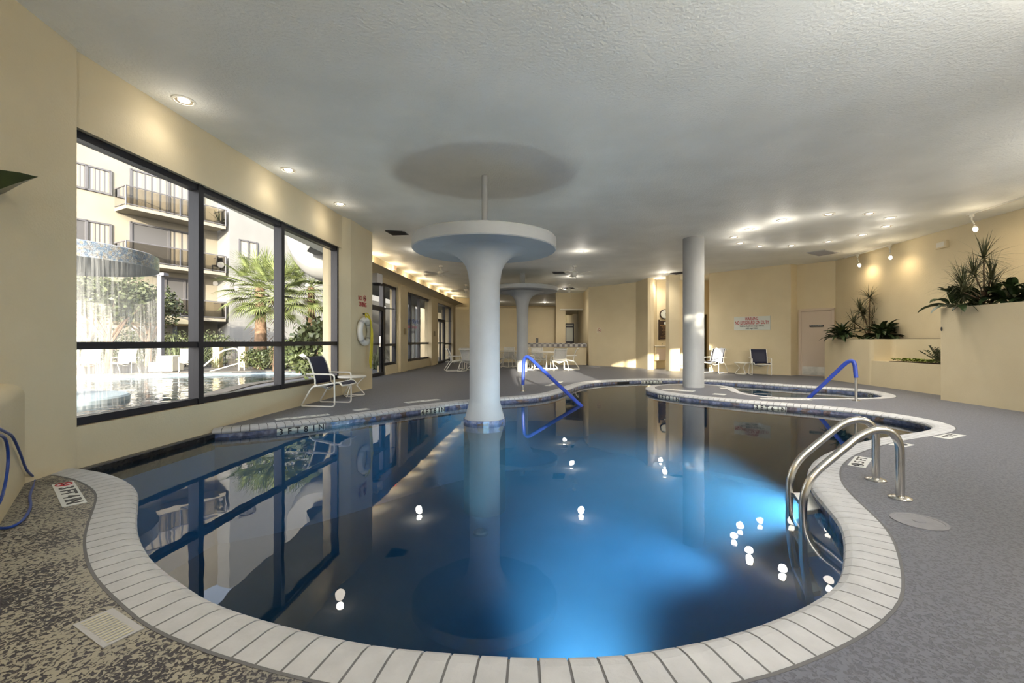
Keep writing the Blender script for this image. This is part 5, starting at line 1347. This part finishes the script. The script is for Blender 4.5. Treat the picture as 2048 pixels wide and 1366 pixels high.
# ---- trees, palms, shrubs
def leafcloud(m, c, rad, n, s=(.08, .14), flat_=.6):
    c = Vector(c)
    for i in range(n):
        while True:
            q = Vector((random.uniform(-1, 1), random.uniform(-1, 1), random.uniform(-1, 1)))
            if q.length < 1: break
        q = q * (.55 + .45 * random.random()) / max(q.length, .35) * q.length ** .5
        p = c + Vector((q.x * rad[0], q.y * rad[1], q.z * rad[2])); L_ = random.uniform(*s)
        a = Vector((random.gauss(0, 1), random.gauss(0, 1), random.gauss(0, flat_))).normalized(); b = a.orthogonal().normalized(); b = Matrix.Rotation(random.uniform(0, 6.3), 3, a) @ b
        m.add([p - a * L_ / 2, p + b * L_ * .28, p + a * L_ / 2, p - b * L_ * .28], [(0, 1, 2, 3)])
def tree(loc, h, rad, n, label, fork=True, lm=L_tree, s=(.10, .2)):
    t = thing('tree', loc, label, 'tree'); x, y, _ = loc; m = MB()
    m.tube([(x, y, 0), (x + .05, y, h * .35), (x - .05, y, h * .5)], [.13, .10, .08], 8)
    for k in range(6):
        a = k * 1.05 + .3; e = Vector((x + math.cos(a) * rad[0] * .6, y + math.sin(a) * rad[1] * .6, h + random.uniform(-.3, .5)))
        st = Vector((x, y, h * random.uniform(.34, .5))); m.tube([st, st.lerp(e, .5) + Vector((0, 0, .18)), e], [.06, .04, .015], 6)
    m.build('trunk', M_trunk, t, smooth=True)
    lf = MB()
    for k in range(9):
        a = k * .7; rr_ = .55 if k else 0
        leafcloud(lf, (x + math.cos(a) * rad[0] * rr_, y + math.sin(a) * rad[1] * rr_, h + .35 + random.uniform(-.25, .4)), (rad[0] * .55, rad[1] * .55, rad[2] * .6), n // 9, s)
    lf.build('crown', lm, t); return t
p = at(216, 683, 16.4); tree((p.x, p.y, 0), 2.25, (1.9, 1.6, 1.1), 5200, 'leafy courtyard tree with a forked trunk, seen behind the falling water')
p = at(178, 683, 17.4); tree((p.x, p.y, 0), 2.3, (1.9, 1.6, 1.1), 3600, 'leafy courtyard tree at the left edge of the big window')
p = at(296, 683, 17.8); tree((p.x, p.y, 0), 2.0, (1.2, 1.2, 1.2), 2600, 'slender leafy tree just left of the grey post')
def palm(loc, h, n, L, label, tr=.14):
    t = thing('fan_palm', loc, label, 'palm', 'courtyard fan palms'); x, y, _ = loc
    m = MB(); m.tube([(x, y, 0), (x + .03, y, h * .5), (x, y, h)], [tr * 1.25, tr, tr * .8], 12)
    for i in range(160):
        a = random.uniform(0, 6.3); z = random.uniform(.3, h); m.blade((x + math.cos(a) * tr, y + math.sin(a) * tr, z), (math.cos(a), math.sin(a), -.3), .22, .03, 1.5, 2)
    m.build('trunk', M_trunk, t, smooth=True)
    lf = MB()
    for i in range(n):
        a = i * 2.399; e = R(75 - 125 * (i / n)); d = Vector((math.cos(a) * math.cos(e), math.sin(a) * math.cos(e), math.sin(e)))
        st = Vector((x, y, h)); q = st + d * L * .75 - Vector((0, 0, .12 * (i / n))); lf.tube([st, st.lerp(q, .5) + Vector((0, 0, .05)), q], .010, 4)
        s1 = d.cross(Z).normalized(); up_ = s1.cross(d).normalized()
        for k in range(21):
            g_ = R(-100 + 200 * k / 20); dd_ = (d * math.cos(g_) + s1 * math.sin(g_) + up_ * .12).normalized()
            lf.blade(q, dd_, L * .66 * (.75 + .25 * math.cos(g_)), .052, .8, 4, fold=.3, prof=lambda t_: (1 - t_ * .85))
    lf.build('crown', L_palm, t); return t
p = at(520, 683, 16.5); palm((p.x, p.y, 0), 3.0, 40, 1.15, 'large fan palm with the thick shaggy trunk, in the middle bay', .20)
p = at(556, 683, 14.8); palm((p.x, p.y, 0), 2.55, 34, 1.05, 'lower fan palm with a reddish trunk beside the second mullion')
p = at(622, 683, 15.6); palm((p.x, p.y, 0), 2.9, 34, 1.05, 'fan palm seen through the right bay of the big window')
def shrub(loc, rad, n, label, lm=L_bush, s=(.07, .13), nm='shrub', grp=None):
    t = thing(nm, loc, label, 'shrub', grp); lf = MB(); leafcloud(lf, (loc[0], loc[1], rad[2] * .95), rad, n, s, 1); lf.build('foliage', lm, t)
    m = MB()
    for k in range(5): a = k * 1.3; m.tube([loc, (loc[0] + math.cos(a) * rad[0] * .5, loc[1] + math.sin(a) * rad[1] * .5, rad[2] * 1.3)], [.02, .008], 5)
    m.build('stem', M_trunk, t); return t
def grassy(loc, n, L, label, lm=L_yucca, w=(.03, .05)):
    t = thing('grassy_plant', loc, label, 'plant'); lf = MB(); spray(lf, loc, n, L, w, (35, 88), 1.3, pr=thin, seg=6, jit=.12); lf.build('leaves', lm, t); return t
p = at(632, 683, 11.2); shrub((p.x, p.y, 0), (.75, .6, .85), 1500, 'large-leaved bush right behind the navy chair, outside the glass', s=(.13, .22))
for px_, y_, r_, lab in [(175, 18.4, (1.6, .8, .75), 'dark green shrub behind the leftmost outdoor chair'), (240, 18.6, (1.6, .8, .85), 'dark green shrub behind the middle outdoor chair'),
                         (300, 18.4, (1.3, .8, .85), 'dark green shrub behind the pale boxes'), (360, 18.6, (1.6, .8, .8), 'dark green shrub behind the right outdoor chair'),
                         (420, 19.0, (1.2, .8, .8), 'dark green shrub left of the cream stone post'), (570, 15.4, (.8, .7, .6), 'green shrub at the foot of the lower fan palm'),
                         (520, 15.9, (.9, .6, .4), 'low green shrub behind the fence under the large fan palm'), (600, 14.0, (.7, .6, .65), 'green shrub between fan palm and large-leaved bush')]:
    p = at(px_, 683, y_); shrub((p.x, p.y, 0), r_, 1500, lab, L_tree if px_ < 450 else L_bush)
for px_, y_, n_, L_, lab in [(352, 17.2, 60, (.9, 1.5), 'tall grassy plant beside the grey post'), (398, 17.0, 70, (.9, 1.5), 'tall grassy plant left of the first mullion'), (432, 17.0, 40, (.7, 1.2), 'grassy plant right of the first mullion')]:
    p = at(px_, 683, y_); grassy((p.x, p.y, 0), n_, L_, lab)
for x, y, lab in [(-4.75, 12.9, 'strap-leaved plant outside the first glass door'), (-4.9, 15.9, 'strap-leaved plant outside the second glazed bay, left'), (-4.7, 17.6, 'strap-leaved plant outside the second glazed bay, right'), (-4.75, 12.0, 'strap-leaved plant outside, just beyond the pilaster')]:
    grassy((x, y, 0), 60, (.6, 1.0), lab, w=(.035, .055))
# tree behind the added wall whose crown breaks up the sunlight on the round column
tree((4.1, -5.5, 0), 3.3, (1.3, .9, .75), 2200, 'leafy tree outside behind the added wall', s=(.14, .26))
